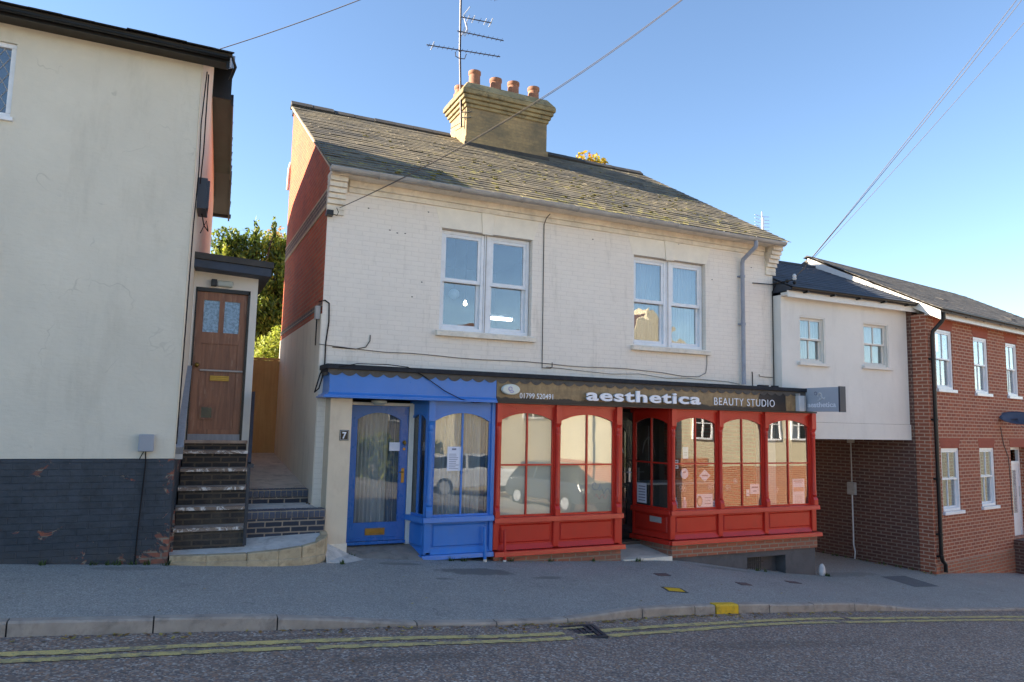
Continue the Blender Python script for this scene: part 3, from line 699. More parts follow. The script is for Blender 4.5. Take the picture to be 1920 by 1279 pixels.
def curtain(name, mat, parent, x0, x1, y, z0, z1, amp=.02, per=.07, T=None, label=None):
    m = MB(); m.T = T; n = int((x1-x0)/.012); rg = random.Random(int(x0*100)); ph = 0; pts = []
    for i in range(n+1):
        x = x0+(x1-x0)*i/n; ph += rg.uniform(.6, 1.4)*2*math.pi*(x1-x0)/n/per
        pts.append((x, y+amp*math.sin(ph)*(1+.3*math.sin(ph*.13))))
    for i in range(n):
        (xa, ya), (xb, yb_) = pts[i], pts[i+1]
        m.add([(xa, ya, z0), (xb, yb_, z0), (xb, yb_, z1), (xa, ya, z1)], [(0, 1, 2, 3)])
    return m.build(name, mat, parent, smooth=True, weld=True, label=label)

# ================================================================ MAIN BUILDING
XL, XR, YR = 1.93, 10.86, 4.6
ZE, ZRG = 5.47, 8.40
house = thing('shop_house', 'cream painted brick shop building with orange brick gable and mossy slate roof', 'building', (XL, 0, -.2))
T_ = (ZRG-5.5)/(YR+.35)
winL = (3.76, 5.40, 3.22, 4.88); winR = (7.48, 9.14, 3.22, 4.88)
m = MB(); wall(m, XL, XR, 2.40, 5.40, 0, .28, [winL, winR]); m.build('front_wall', 'painted_brick', house)
m = MB(); m.box(XL, 2.06, 0, .28, -.9, 2.40); m.box(10.62, XR, 0, .28, -1.4, 2.40); m.build('front_pier', 'painted_brick', house)
# gable wall, polygon in y,z
zs = 3.32
rake = lambda y: 5.47+T_*(y+.35)-.02
m = MB(); m.prism([(.001, zs), (YR-.1, zs), (YR-.1, rake(YR-.1)), (-.0, rake(0))], 'x', XL-.004, XL+.28); m.build('gable_wall', 'gable_brick', house)
m = MB(); m.prism([(.001, -1), (YR-.1, -1), (YR-.1, zs), (.001, zs)], 'x', XL-.016, XL+.27); m.build('gable_render', 'passage_render', house)
for (za, zb_, mt, pr) in ((5.00, 5.22, 'band_brick', .010), (4.955, 5.0, 'mortar', .016), (5.22, 5.255, 'mortar', .016), (3.42, 3.50, 'band_brick', .012)):
    m = MB(); m.box(XL-pr, XL+.05, .0015, YR-.099, za, zb_); m.build('string_course', mt, house)
m = MB(); m.box(XR-.28, XR, .28, YR, -1.5, 5.4); m.prism([(.0, 5.4), (YR, 5.4), (YR, rake(YR)), (0, rake(0))], 'x', XR-.28, XR-.002); m.box(XL+.285, XR-.285, YR-.35, YR-.15, -1.5, ZRG-.42)
m.build('rear_wall', 'gable_brick', house)
# white downpipe / soffit stub at rear of gable
m = MB(); m.tube([(XL+.0, 4.52, 7.1), (XL-.03, 4.5, 6.95), (XL-.04, 4.5, 6.5)], .03); m.build('soffit_end', 'white_paint', house)
# internal floor / ceiling
m = MB(); m.box(XL+.28, XR-.28, .28, YR-.3, 2.55, 2.75); m.box(XL+.27, XR-.28, .3, YR-.3, -.75, -.32); m.build('floor', 'interior_dark', house)
m = MB(); m.box(6.3, 6.4, .285, YR-.351, 2.751, 5.4); m.box(XL+.281, XR-.281, 3.6, 3.7, 2.752, 5.4); m.box(XL+.281, XR-.281, .285, YR-.31, 5.05, 5.1); m.build('partition', 'interior', house)
m = MB(); m.box(4.62, 4.72, -.26, 3.2, -.3, 2.4); m.box(6.98, 7.05, -.3, 3.2, -.3, 2.4); m.box(2.2, 10.6, 3.2, 3.3, -.3, 2.4); m.build('shop_partition', 'interior', house)
# lintels, keystones, sills, windows
for (a, b, c, d) in (winL, winR):
    mx = (a+b)/2-.02
    m = MB(); m.prism([(a-.02, d), (a-.13, d+.36), (mx-.13, d+.36), (mx-.10, d)], 'y', -.004, .02); m.prism([(mx+.10, d), (mx+.13, d+.36), (b+.13, d+.36), (b+.02, d)], 'y', -.004, .02)
    m.build('lintel', 'smooth_lintel', house)
    m = MB(); m.prism([(mx-.094, d-.02), (mx-.124, d+.38), (mx+.124, d+.38), (mx+.094, d-.02)], 'y', -.018, .02); m.build('keystone', 'smooth_lintel', house, bevel=.004)
    m = MB(); m.hexa([(a-.06, -.09, c-.105), (b+.06, -.09, c-.105), (b+.06, .10, c-.105), (a-.06, .10, c-.105), (a-.06, -.09, c-.03), (b+.06, -.09, c-.03), (b+.06, .10, c+.005), (a-.06, .10, c+.005)])
    m.build('window_sill', 'stone_trim', house, bevel=.006)
    cx = (a+b)/2
    m = MB(); m.box(cx-.03, cx+.03, .085, .17, c, d); m.build('window_mullion', 'upvc', house)
    m = MB(); m.box(cx-.007, cx+.007, .078, .084, c, d-.01); m.build('sealant_gap', 'grey_metal', house)
    w1 = sash_unit(house, a+.012, cx-.034, c+.006, d-.01, .095); w2 = sash_unit(house, cx+.034, b-.012, c+.006, d-.01, .095)
    if a > 7:
        curtain('net_curtain', 'net', w1, a+.05, cx-.05, .26, c+.02, d-.03, .012, .06); curtain('net_curtain', 'net', w2, cx+.05, b-.05, .26, c+.02, d-.03, .012, .06)
# eaves: corbelled course, soffit
m = MB(); m.box(XL+.3, XR-.25, -.035, .05, 5.22, 5.30); m.box(XL+.3, XR-.25, -.07, .05, 5.3, 5.40); m.box(XL+.1, XR-.1, -.30, .1, 5.4, 5.44)
m.build('eaves_course', 'stone_trim', house, bevel=.004)
# stepped brick kneelers
for x0, x1 in ((XL-.02, XL+.24), (XR-.20, XR+.06)):
    m = MB()
    for i in range(8):
        z = 4.84+i*.078; pr = .035+(0 if i < 2 else (i-1)*.042); m.box(x0, x1, -pr, .02, z, z+.066)
        m.box(x0+.006, x1-.006, -pr+.008, .02, z+.066, z+.078)
    m.build('kneeler', 'stone_trim', house, bevel=.004)
# roof deck + slates
m = MB(); dv = Vector((0, 1, T_)).normalized()
m.prism([(-.33, 5.46), (YR, ZRG-.03), (YR+.12, ZRG-.10), (YR+.12, ZRG-.2), (YR, ZRG-.16), (-.33, 5.43)], 'x', XL-.01, XR+.03); m.build('roof_deck', 'felt', house)
m = MB(); rg = random.Random(11)
slates(m, (XL-.05, -.40, 5.455), (1, 0, 0), dv, XR+.09-(XL-.05), Vector((0, YR+.40, ZRG-5.455)).length-.02, .26, .19, .008, rg)
m.build('roof', 'slate_main', house)
m = MB(); m.hexa([(XL-.045, -.33, 5.425), (XL-.004, -.33, 5.425), (XL-.004, YR, ZRG-.07), (XL-.045, YR, ZRG-.07), (XL-.045, -.33, 5.46), (XL-.004, -.33, 5.46), (XL-.004, YR, ZRG-.035), (XL-.045, YR, ZRG-.035)])
m.build('verge_mortar', 'mortar', house)
m = MB(); m.hexa([(XR+.001, -.33, 5.425), (XR+.04, -.33, 5.425), (XR+.04, YR, ZRG-.07), (XR+.001, YR, ZRG-.07), (XR+.001, -.33, 5.46), (XR+.04, -.33, 5.46), (XR+.04, YR, ZRG-.035), (XR+.001, YR, ZRG-.035)])
m.build('verge_mortar', 'mortar', house)
m = MB(); x = XL-.06; rr = random.Random(2)
while x < XR-.1:
    l = .45
    if x+l > 5.55 and x < 7.7:
        if m.v: m.build('ridge_tiles', 'ridge', house); m = MB()
        x += l; continue
    dz = rr.uniform(-.008, .01)-.015*math.sin((x-2)/3.6*math.pi)
    m.prism([(YR-.14, ZRG-.035+dz), (YR, ZRG+.085+dz), (YR+.13, ZRG-.06+dz), (YR+.10, ZRG-.08+dz), (YR, ZRG+.02+dz), (YR-.10, ZRG-.085+dz)], 'x', x+.004, x+l-.004); x += l
m.build('ridge_tiles', 'ridge', house)
# moss tufts and stray leaf on the roof
m = MB(); rr = random.Random(9)
for i in range(150):
    x = rr.gauss(6.5, 1.9) if i < 110 else rr.uniform(2.5, 10.5); s_u = rr.betavariate(1.3, 2.2)*5.2+.12
    if x < 2.6 or x > 10.5: continue
    p = Vector((x, -.40, 5.465))+dv*s_u; r = rr.uniform(.010, .026)
    for q_ in range(3): m.sphere((p.x+rr.uniform(-r, r)*1.6, p.y+rr.uniform(-r, r)*.5, p.z+.016), r*rr.uniform(.8, 1.7), r*.8, r*.45, 6, 4)
M['moss'] = M_plain('moss', lin(112, 106, 50), .95, .45, 6, .8, 60)
m.build('moss', 'moss', house, smooth=True)['kind'] = 'stuff'
# chimney
cx0, cx1, cy0, cy1 = 5.60, 7.66, 3.87, 4.90
ch = MB(); ch.box(cx0, cx1, cy0, cy1, 7.6, 8.93); ch.box(cx0-.03, cx1+.03, cy0-.03, cy1+.03, 7.8, 8.17)
chim = ch.build('chimney', 'yellow_brick', house, bevel=.01)
ch = MB()
for e, z0, z1 in ((.035, 8.86, 8.94), (.075, 8.942, 9.03), (.12, 9.032, 9.12), (.16, 9.122, 9.23)): ch.box(cx0-e, cx1+e, cy0-e, cy1+e, z0, z1)
ch.hexa([(cx0-.16, cy0-.16, 9.232), (cx1+.16, cy0-.16, 9.232), (cx1+.16, cy1+.16, 9.232), (cx0-.16, cy1+.16, 9.232), (cx0+.0, cy0+.0, 9.46), (cx1-.0, cy0+.0, 9.46), (cx1-.0, cy1-.0, 9.46), (cx0+.0, cy1-.0, 9.46)])
M['cap_stone'] = M_plain('cap_stone', lin(150, 134, 98), .9, .3, 3, .6, 25, dirt=lin(74, 70, 58), dirt_amt=.95, bdist=.02)
ch.build('chimney_cap', 'cap_stone', chim, bevel=.02)
for i, (x, hgt, yy) in enumerate(((5.88, .47, 4.15), (6.42, .41, 4.15), (6.88, .43, 4.15), (7.42, .42, 4.15), (5.70, .27, 4.62), (6.26, .24, 4.62), (6.75, .21, 4.62), (7.24, .19, 4.62))):
    p = MB(); r = .135 if i < 4 else .12
    p.lathe([(r+.03, 0), (r+.03, .06), (r, .09), (r-.005, hgt-.09), (r+.012, hgt-.07), (r+.012, hgt), (r-.03, hgt), (r-.035, .1)], (x, yy, 9.40), 16); p.build('chimney_pot', 'pot', chim, smooth=True)
# flashing
m = MB(); m.box(cx0-.05, cx1+.05, cy0-.06, cy0-.031, 7.86, 8.02); m.build('flashing', 'ridge', chim)
# gutter + downpipe
m = MB(); gx0, gx1 = XL-.06, XR-.05
def gutter(m, x0, x1, y, z, r, n=8, th=.004):
    for rr_, flip in ((r, 0), (r-th, 1)):
        vs = []; fs = []
        for x in (x0, x1):
            for k in range(n+1): a = math.pi+math.pi*k/n; vs.append((x, y+rr_*math.cos(a), z+rr_*math.sin(a)))
        for k in range(n): fs.append((k, k+1, n+2+k, n+1+k))
        m.add(vs, fs)
    m.box(x0, x1, y-r-.004, y-r+.006, z-.008, z+.004)
for i, (a, b) in enumerate(((gx0, 3.9), (3.9, 6.05), (6.05, 8.15), (8.15, gx1))):
    gutter(m, a, b-.002, -.40, 5.45-.008*i, .064)
for x in (gx0, gx1): m.prism([(-.40+.064*math.cos(math.pi+math.pi*k/8), 5.445+.064*math.sin(math.pi+math.pi*k/8)) for k in range(9)], 'x', x-.003, x+.003)
m.build('gutter', 'grey_metal', house, smooth=True)
m = MB()
for x in (2.6, 3.9, 5.0, 6.05, 7.1, 8.15, 9.2, 10.0):
    m.tube([(x, -.40+.068*math.cos(math.pi+math.pi*k/8), 5.443+.068*math.sin(math.pi+math.pi*k/8)) for k in range(9)], .008, 5)
m.build('gutter_bracket', 'grey_metal', house)
m = MB(); px = 10.05
m.tube([(px, -.40, 5.40), (px, -.40, 5.28), (px-.01, -.37, 5.24), (px-.05, -.1, 5.06), (px-.05, -.075, 5.0), (px-.05, -.075, 2.60)], .042, 10)
for z in (4.70, 3.75): m.tube([(px-.05, -.075, z), (px-.05, -.075, z+.05)], .052, 10); m.box(px-.12, px+.02, -.05, -.001, z+.01, z+.04)
m.build('downpipe', 'grey_pipe', house, smooth=True)
# small holes and stains in the paint
m = MB()
for x, z in ((2.55, 5.02), (2.9, 4.72), (3.02, 4.69), (3.15, 4.70), (3.52, 5.1), (3.45, 3.95), (3.3, 3.7), (8.5, 5.2), (9.3, 4.6), (10.3, 4.95), (6.6, 5.05)):
    m.box(x-.012, x+.012, -.004, .004, z-.007, z+.007)
m.build('wall_hole', 'cable', house)

# ================================================================ SHOPFRONTS
def arch_z(u, a, b, zsp, zap): t = (u-a)/(b-a)*2-1; return zsp+(zap-zsp)*math.sqrt(max(0, 1-t*t)) if True else 0
def arch_seg(u, a, b, zsp, zap):
    w = (b-a)/2; h = zap-zsp; rad = (w*w+h*h)/(2*h); c = zap-rad; return c+math.sqrt(max(0, rad*rad-(u-(a+b)/2)**2))
def shop_window(parent, T, a, b, zs_, zsp, zap, ztop, mat, glass, mull=1, transom=None, nm='window', label=None, deep=.06):
    """arched light between two posts: spandrel, mullion, transom, pane; local u,w,z; w=0 is the post face, glass at w=-.04"""
    m = MB(); m.T = T; n = 14
    for i in range(n):
        u0 = a+(b-a)*i/n; u1 = a+(b-a)*(i+1)/n; z0 = arch_seg(u0, a, b, zsp, zap); z1 = arch_seg(u1, a, b, zsp, zap)
        f, r = -.022, -.05
        m.add([(u0, f, z0), (u1, f, z1), (u1, f, ztop), (u0, f, ztop), (u0, r, z0), (u1, r, z1), (u1, r, ztop), (u0, r, ztop)], [(0, 1, 2, 3), (7, 6, 5, 4), (4, 5, 1, 0)])
        # arch bead
        m.add([(u0, f+.012, z0-.002), (u1, f+.012, z1-.002), (u1, f+.012, z1+.03), (u0, f+.012, z0+.03), (u0, r-.004, z0-.002), (u1, r-.004, z1-.002), (u1, f, z1+.03), (u0, f, z0+.03)], [(0, 1, 2, 3), (4, 5, 1, 0), (3, 2, 6, 7)])
    m.box(a, b, -.021, -.004, ztop-.05, ztop-.03)
    st = .03
    m.box(a, a+st, -.05, -.024, zs_, zsp+.03); m.box(b-st, b, -.05, -.024, zs_, zsp+.03); m.box(a+st, b-st, -.05, -.024, zs_, zs_+.03)
    if mull: c = (a+b)/2; m.box(c-.013, c+.013, -.052, -.02, zs_+.031, arch_seg(c, a, b, zsp, zap)-.001)
    if transom:
        for (p, q) in (((a+st, (a+b)/2-.0131), ((a+b)/2+.0131, b-st)) if mull else ((a+st, b-st),)): m.box(p, q, -.05, -.022, transom-.013, transom+.013)
    w = m.build(nm, mat, parent, label=label)
    g_ = MB(); g_.T = T; g_.box(a, b, -.043, -.039, zs_, zap+.01); g_.build('pane', glass, w)
    return w
def post(parent, T, u, wd, z0, zsill, ztop, mat, full=True):
    m = MB(); m.T = T; h = wd/2
    m.box(u-h, u+h, -.05, .0, z0, ztop)                       # backing post
    m.box(u-h*.92, u+h*.92, .0, .012, z0, zsill-.07)          # lower pilaster strip
    # foot block on the sill
    m.prism([(.0, zsill), (.075, zsill), (.075, zsill+.11), (.05, zsill+.17), (.0, zsill+.2)], 'x', u-h*.8, u+h*.8) if False else None
    o, d, n_ = T
    def pr(poly, ua, ub):
        k = len(poly); m.add([(ua, p[0], p[1]) for p in poly]+[(ub, p[0], p[1]) for p in poly], [tuple(range(k-1, -1, -1)), tuple(range(k, 2*k))]+[(i, (i+1) % k, k+(i+1) % k, k+i) for i in range(k)])
    pr([(.0, zsill+.002), (.07, zsill+.002), (.07, zsill+.10), (.045, zsill+.15), (.0, zsill+.19)], u-h*.86, u+h*.86)
    # head block with chamfered foot
    pr([(.0, ztop-.42), (.018, ztop-.40), (.045, ztop-.33), (.062, ztop-.30), (.062, ztop-.0), (.0, ztop-.0)], u-h*.92, u+h*.92)
    b = m.build('pilaster', mat, parent, bevel=.004)
    # turned colonnette
    c = MB(); prof = [(.030, zsill+.17), (.038, zsill+.2), (.03, zsill+.225), (.036, zsill+.25), (.030, zsill+.29), (.030, ztop-.5), (.036, ztop-.47), (.03, ztop-.45), (.038, ztop-.43), (.03, ztop-.36)]
    px, py = o[0]+d[0]*u+n_[0]*.022, o[1]+d[1]*u+n_[1]*.022
    c.lathe([(r_*wd/.09*1.0, z_) for r_, z_ in prof], (px, py, o[2]), 12); c.build('colonnette', mat, b, smooth=True)
    return b
def stall(parent, T, a, b, z0, z1, mat, nm='stallriser'):
    """panelled riser: recessed field with raised panel, moulding and splayed base"""
    m = MB(); m.T = T
    m.box(a, b, -.06, -.03, z0, z1)
    e = .035; m.hexa([(a+e, -.0295, z0+.10), (b-e, -.0295, z0+.10), (b-e, -.0296, z1-e), (a+e, -.0296, z1-e), (a+e+.02, -.012, z0+.12), (b-e-.02, -.012, z0+.12), (b-e-.02, -.012, z1-e-.02), (a+e+.02, -.012, z1-e-.02)])
    m.add([(a, -.029, z0+.075), (b, -.029, z0+.075), (b, .012, z0), (a, .012, z0)], [(0, 1, 2, 3)])
    return m.build(nm, mat, parent, bevel=.002)
def rail(parent, T, a, b, zc, h, proj, mat, nm='sill_rail', w0=-.06):
    m = MB(); m.T = T
    m.add([(a, w0, zc), (b, w0, zc), (b, proj, zc), (a, proj, zc), (a, w0, zc+h), (b, w0, zc+h), (b, proj-.012, zc+h), (a, proj-.012, zc+h)], [(0, 3, 2, 1), (4, 5, 6, 7), (0, 1, 5, 4), (1, 2, 6, 5), (2, 3, 7, 6), (3, 0, 4, 7)])
    return m.build(nm, mat, parent, bevel=.005)

FZ = 2.07                                 # underside of the fascia
Tf = ((0, -.4, 0), (1, 0, 0), (0, -1, 0))
# ---- blue
blue = thing('blue_shopfront', 'bright blue shopfront with net-curtained bay, glazed door and cream pier', 'shopfront', (2.05, -.4, -.25))
post(blue, Tf, 3.545, .11, -.17, .345, FZ, 'blue')
m = MB(); m.T = Tf; m.box(4.545, 4.605, -.06, .012, -.2, FZ); m.build('end_post', 'blue', blue, bevel=.004)
w = shop_window(blue, Tf, 3.60, 4.545, .345, 1.76, 1.90, FZ, 'blue', 'glass_blue', 1, None)
curtain('net_curtain', 'net_blue', blue, 3.58, 4.6, -.26, .33, 1.95, .028, .06)
curtain('drape', 'drape', blue, 4.42, 4.6, -.285, .33, 1.95, .012, .09, label='dark blue drape at the right of the bay')
rail(blue, Tf, 3.46, 4.605, .265, .08, .065, 'blue')
stall(blue, Tf, 3.60, 4.545, -.20, .264, 'blue')
rail(blue, Tf, 3.46, 4.605, -.27, .068, .075, 'blue', 'base_rail')
# return side of the bay
dx, dy = -.12, .47; L_ = math.hypot(dx, dy); dd = (dx/L_, dy/L_, 0); nn = (-dd[1]*1.0, dd[0]*1.0, 0)
Tb = ((3.49, -.385, 0), dd, nn)
w = shop_window(blue, Tb, .03, L_-.02, .345, 1.76, 1.87, FZ, 'blue', 'glass_blue', 1, None)
rail(blue, Tb, -.02, L_, .265, .08, .06, 'blue'); stall(blue, Tb, .02, L_-.02, -.20, .264, 'blue'); rail(blue, Tb, -.04, L_, -.27, .068, .07, 'blue', 'base_rail')
m = MB(); m.T = Tb; m.box(-.01, .03, -.05, .0, -.2, FZ); m.box(L_-.02, L_+.02, -.05, .0, -.2, FZ); m.build('corner_post', 'blue', blue)
# door
m = MB(); m.box(3.34, 3.42, .02, .1, -.1, 2.03); m.box(2.36, 2.42, .02, .1, -.1, 2.03); m.box(2.421, 3.339, .02, .1, 1.985, 2.03); m.build('door_frame', 'white_paint', blue, bevel=.003)
m = MB(); dx0, dx1, dz0, dz1, yy = 2.425, 3.335, -.03, 1.98, .045
ga, gb_, gz0, gzs, gza = 2.535, 3.215, .24, 1.76, 1.875
m.box(dx0, ga, yy, yy+.045, dz0, dz1); m.box(gb_, dx1, yy, yy+.045, dz0, dz1); m.box(ga, gb_, yy, yy+.045, dz0, gz0)
n = 16
for i in range(n):
    u0 = ga+(gb_-ga)*i/n; u1 = ga+(gb_-ga)*(i+1)/n; z0 = arch_seg(u0, ga, gb_, gzs, gza); z1 = arch_seg(u1, ga, gb_, gzs, gza)
    m.hexa([(u0, yy, z0), (u1, yy, z1), (u1, yy+.045, z1), (u0, yy+.045, z0), (u0, yy, dz1), (u1, yy, dz1), (u1, yy+.045, dz1), (u0, yy+.045, dz1)])
m.box(ga, ga+.012, yy+.01, yy+.03, gz0, gzs); m.box(gb_-.012, gb_, yy+.01, yy+.03, gz0, gzs)
door = m.build('door', 'blue_door', blue, label='deep blue door with tall arched glass')
m = MB(); m.box(ga, gb_, yy+.02, yy+.026, gz0, gza); m.build('pane', 'glass_blue', door)
m = MB(); m.box(dx0, dx1, .0, yy, dz0-.045, dz0-.002); m.build('weather_bar', 'blue_door', door)
curtain('net_curtain', 'net_blue', door, ga-.04, gb_+.04, .16, gz0-.05, gza+.03, .028, .06)
curtain('drape', 'drape', door, gb_-.17, gb_+.03, .13, gz0-.05, gza, .012, .1)
def letterbox(parent, cx, cz, y, w=.30, h=.10):
    m = MB(); m.box(cx-w/2, cx+w/2, y-.012, y-.001, cz-h/2, cz-h/2+.022); m.box(cx-w/2, cx+w/2, y-.012, y-.001, cz+h/2-.022, cz+h/2); m.box(cx-w/2, cx-w/2+.025, y-.012, y-.001, cz-h/2+.022, cz+h/2-.022); m.box(cx+w/2-.025, cx+w/2, y-.012, y-.001, cz-h/2+.022, cz+h/2-.022)
    m.box(cx-w/2+.026, cx+w/2-.026, y-.006, y-.001, cz-h/2+.023, cz+h/2-.023); m.build('letterbox', 'brass', parent, bevel=.002)
letterbox(door, 2.87, .105, yy)
m = MB(); m.box(3.245, 3.29, yy-.01, yy-.001, .82, 1.04); m.tube([(3.268, yy-.01, .98), (3.268, yy-.05, .98), (3.2, yy-.05, .98)], .009); m.build('door_handle', 'brass', door)
m = MB(); m.tube([(3.275, yy-.001, 1.43), (3.275, yy-.02, 1.43)], .028, 12); m.tube([(3.275, yy-.001, 1.33), (3.275, yy-.015, 1.33)], .02, 12); m.tube([(3.275, yy-.02, 1.46), (3.255, yy-.04, 1.42), (3.275, yy-.045, 1.38), (3.295, yy-.04, 1.42), (3.275, yy-.02, 1.46)], .008, 6); m.build('door_knocker', 'brass', door)
m = MB(); m.box(2.52, 3.25, yy-.016, yy-.001, dz0+.01, dz0+.05); m.build('threshold_strip', 'blue_door', door)
# cream pier and lobby wall
m = MB(); m.box(2.045, 2.36, -.36, .10, -.32, FZ); m.build('pier', 'cream_paint', blue, bevel=.01)
m = MB(); m.box(2.045, 2.37, -.361, -.34, -.30, .02); m.build('pier_foot', 'stone_trim', blue)
m = MB(); m.box(2.36, 3.45, -.5, .12, FZ, FZ+.03); m.build('lobby_ceiling', 'blue', blue)
m = MB(); m.hexa([(2.36, -.52, -.34), (3.46, -.52, -.34), (3.46, .06, -.34), (2.36, .06, -.34), (2.36, -.52, -.165), (3.46, -.52, -.245), (3.46, .06, -.10), (2.36, .06, -.09)]); m.build('doorstep', 'doorstep', blue)
# fascia (cornice at the foot)
m = MB(); m.box(1.99, 4.57, -.50, .0, FZ+.045, 2.44); m.build('fascia', 'blue', blue, bevel=.006)
m = MB(); x0, x1 = 1.90, 4.57
for (a, b, c, d) in ((FZ, FZ+.022, .06, 0), (FZ+.022, FZ+.044, .035, 0)):
    m.box(x0+.06-c, x1, -.50-c, .0, a, b)
m.hexa([(1.99-.035, -.535, FZ+.0445), (x1, -.535, FZ+.0445), (x1, -.49, FZ+.0445), (1.99-.035, .0, FZ+.0445), (1.985, -.502, FZ+.075), (x1, -.502, FZ+.075), (x1, -.49, FZ+.075), (1.985, .0, FZ+.075)])
m.build('cornice', 'blue', blue, bevel=.003)
m = MB(); m.tube([(4.44, -.47, .18), (4.44, -.47, .06), (4.455, -.48, -.3)], .026, 8); o = m.build('overflow_pipe', 'blue', blue, smooth=True)
m = MB(); m.tube([(4.455, -.48, -.30), (4.458, -.482, -.38)], .027, 8); m.build('pipe_shoe', 'stone_trim', blue)
# ---- red
red = thing('red_shopfront', 'bright red arcaded shopfront with arched windows either side of a recessed doorway', 'shopfront', (4.61, -.4, -.5))
for u, wd in ((4.655, .09), (5.715, .10), (6.885, .11), (8.03, .11), (9.10, .10), (10.20, .10), (11.42, .12)): post(red, Tf, u, wd, -.19, .30, FZ, 'red')
wins = [(4.70, 5.665), (5.765, 6.83), (8.085, 9.05), (9.15, 10.15), (10.25, 11.36)]
for i, (a, b) in enumerate(wins):
    w = shop_window(red, Tf, a, b, .30, 1.80, 1.925, FZ, 'red', 'glass_blind' if i < 2 else 'glass_shop', 1, 1.105)
    if i < 2:
        m = MB(); m.box(a-.02, b+.02, -.335, -.325, .28, 2.0); m.build('blind', 'blind', w)
    stall(red, Tf, a, b, -.20, .219, 'red')
for a, b in ((4.61, 6.97), (7.955, 11.51)):
    rail(red, Tf, a, b, .22, .08, .085, 'red'); rail(red, Tf, a-.0, b+.03, -.285, .075, .10, 'red', 'base_rail')
    m = MB(); m.T = Tf; m.box(a, b-.01, -.05, .02, FZ-.035, FZ-.001); m.build('head_rail', 'red', red)
m = MB(); m.box(4.62, 6.94, -.43, -.1, -.8, -.286); m.box(7.99, 11.46, -.43, -.1, -.50, -.286); m.build('brick_base', 'base_brick', red)
m = MB(); m.hexa([(7.96, -.40, -1.3), (9.72, -.40, -1.3), (9.72, .0, -1.3), (7.96, .0, -1.3), (7.96, -.40, -.501), (9.72, -.40, -.501), (9.72, .0, -.501), (7.96, .0, -.501)])
m.box(9.72, 10.66, -.40, .0, -.60, -.5011); m.box(10.66, 11.43, -.40, .0, -1.4, -.5012); m.box(9.72, 10.66, -.15, .0, -1.3, -.6); M['plinth_grey'] = M_plain('plinth_grey', lin(92, 88, 88), .8, .2, 3, .4, 30, dirt=lin(62, 60, 58), dirt_amt=.5)
m.build('plinth', 'plinth_grey', red)
m = MB()
for i in range(8): x = 9.78+i*.05; m.tube([(x, -.30, -1.05), (x, -.30, -.6)], .008, 5)
m.box(9.72, 10.2, -.305, -.295, -.72, -.70); m.build('vent_grille', 'ridge', red)
m = MB(); m.box(11.30, 11.44, -.33, .0, -1.0, 2.04); m.box(11.3, 11.31, -.33, 1.2, -.5, 2.04); m.box(10.86, 11.44, .0, .12, -1.4, 2.4); m.build('end_wall', 'interior', red)
# return of the right bay
dx, dy = -.16, .93; L_ = math.hypot(dx, dy); dd = (dx/L_, dy/L_, 0); nn = (-dd[1], dd[0], 0)
Tr = ((7.985, -.39, 0), dd, nn)
w = shop_window(red, Tr, .05, L_-.05, .30, 1.80, 1.91, FZ, 'red', 'glass_shop', 1, 1.105)
rail(red, Tr, -.03, L_, .22, .08, .05, 'red'); stall(red, Tr, .05, L_-.05, -.20, .219, 'red'); rail(red, Tr, -.05, L_, -.285, .075, .07, 'red', 'base_rail')
m = MB(); m.T = Tr; m.box(-.0, .05, -.05, .0, -.2, FZ); m.box(L_-.05, L_+.03, -.05, .0, -.3, FZ); m.build('corner_post', 'red', red)
m = MB(); m.T = Tr; m.box(0, L_, -.06, .012, -.50, -.286); m.build('brick_base', 'base_brick', red)
m = MB(); m.T = Tr; m.box(.2, .48, .0, .006, .06, .16); m.build('blocked_letterbox', 'grey_metal', red)
# doorway
m = MB(); m.box(6.97, 7.98, -.42, .62, FZ, FZ+.03); m.build('lobby_ceiling', 'red', red)
m = MB(); m.box(6.93, 6.98, -.40, .62, -.3, FZ); m.build('lobby_wall', 'red', red)
m = MB(); yy = .52; a, b = 7.00, 7.83
m.box(a, a+.12, yy, yy+.05, -.36, 2.0); m.box(b-.12, b, yy, yy+.05, -.36, 2.0); m.box(a+.12, b-.12, yy, yy+.05, -.36, -.05); m.box(a+.12, b-.12, yy, yy+.05, .62, .70)
for i in range(12):
    ga, gb_ = a+.12, b-.12; u0 = ga+(gb_-ga)*i/12; u1 = ga+(gb_-ga)*(i+1)/12; z0 = arch_seg(u0, ga, gb_, 1.62, 1.78); z1 = arch_seg(u1, ga, gb_, 1.62, 1.78)
    m.hexa([(u0, yy, z0), (u1, yy, z1), (u1, yy+.05, z1), (u0, yy+.05, z0), (u0, yy, 2.0), (u1, yy, 2.0), (u1, yy+.05, 2.0), (u0, yy+.05, 2.0)])
rd = m.build('door', 'black_gloss', red, label='black glazed door set back in the doorway')
m = MB(); m.box(a+.12, b-.12, yy+.02, yy+.026, -.05, 1.79); m.build('pane', 'glass', rd)
m = MB(); m.box(7.73, 7.77, yy-.02, yy-.001, .72, .98); m.tube([(7.75, yy-.02, .9), (7.75, yy-.06, .9), (7.66, yy-.06, .9)], .01); m.build('door_handle', 'steel', rd)
m = MB()
m.tube([(7.2, yy-.004, 1.2), (7.28, yy-.004, 1.45), (7.42, yy-.004, 1.55), (7.56, yy-.004, 1.45), (7.62, yy-.004, 1.25)], .008, 5); m.tube([(7.42, yy-.004, 1.0), (7.42, yy-.004, 1.75)], .008, 5); m.build('glazing_scroll', 'alu', rd)
m = MB(); m.box(7.831, 7.87, .5, .6, -.36, 2.07); m.build('door_frame', 'red', red)
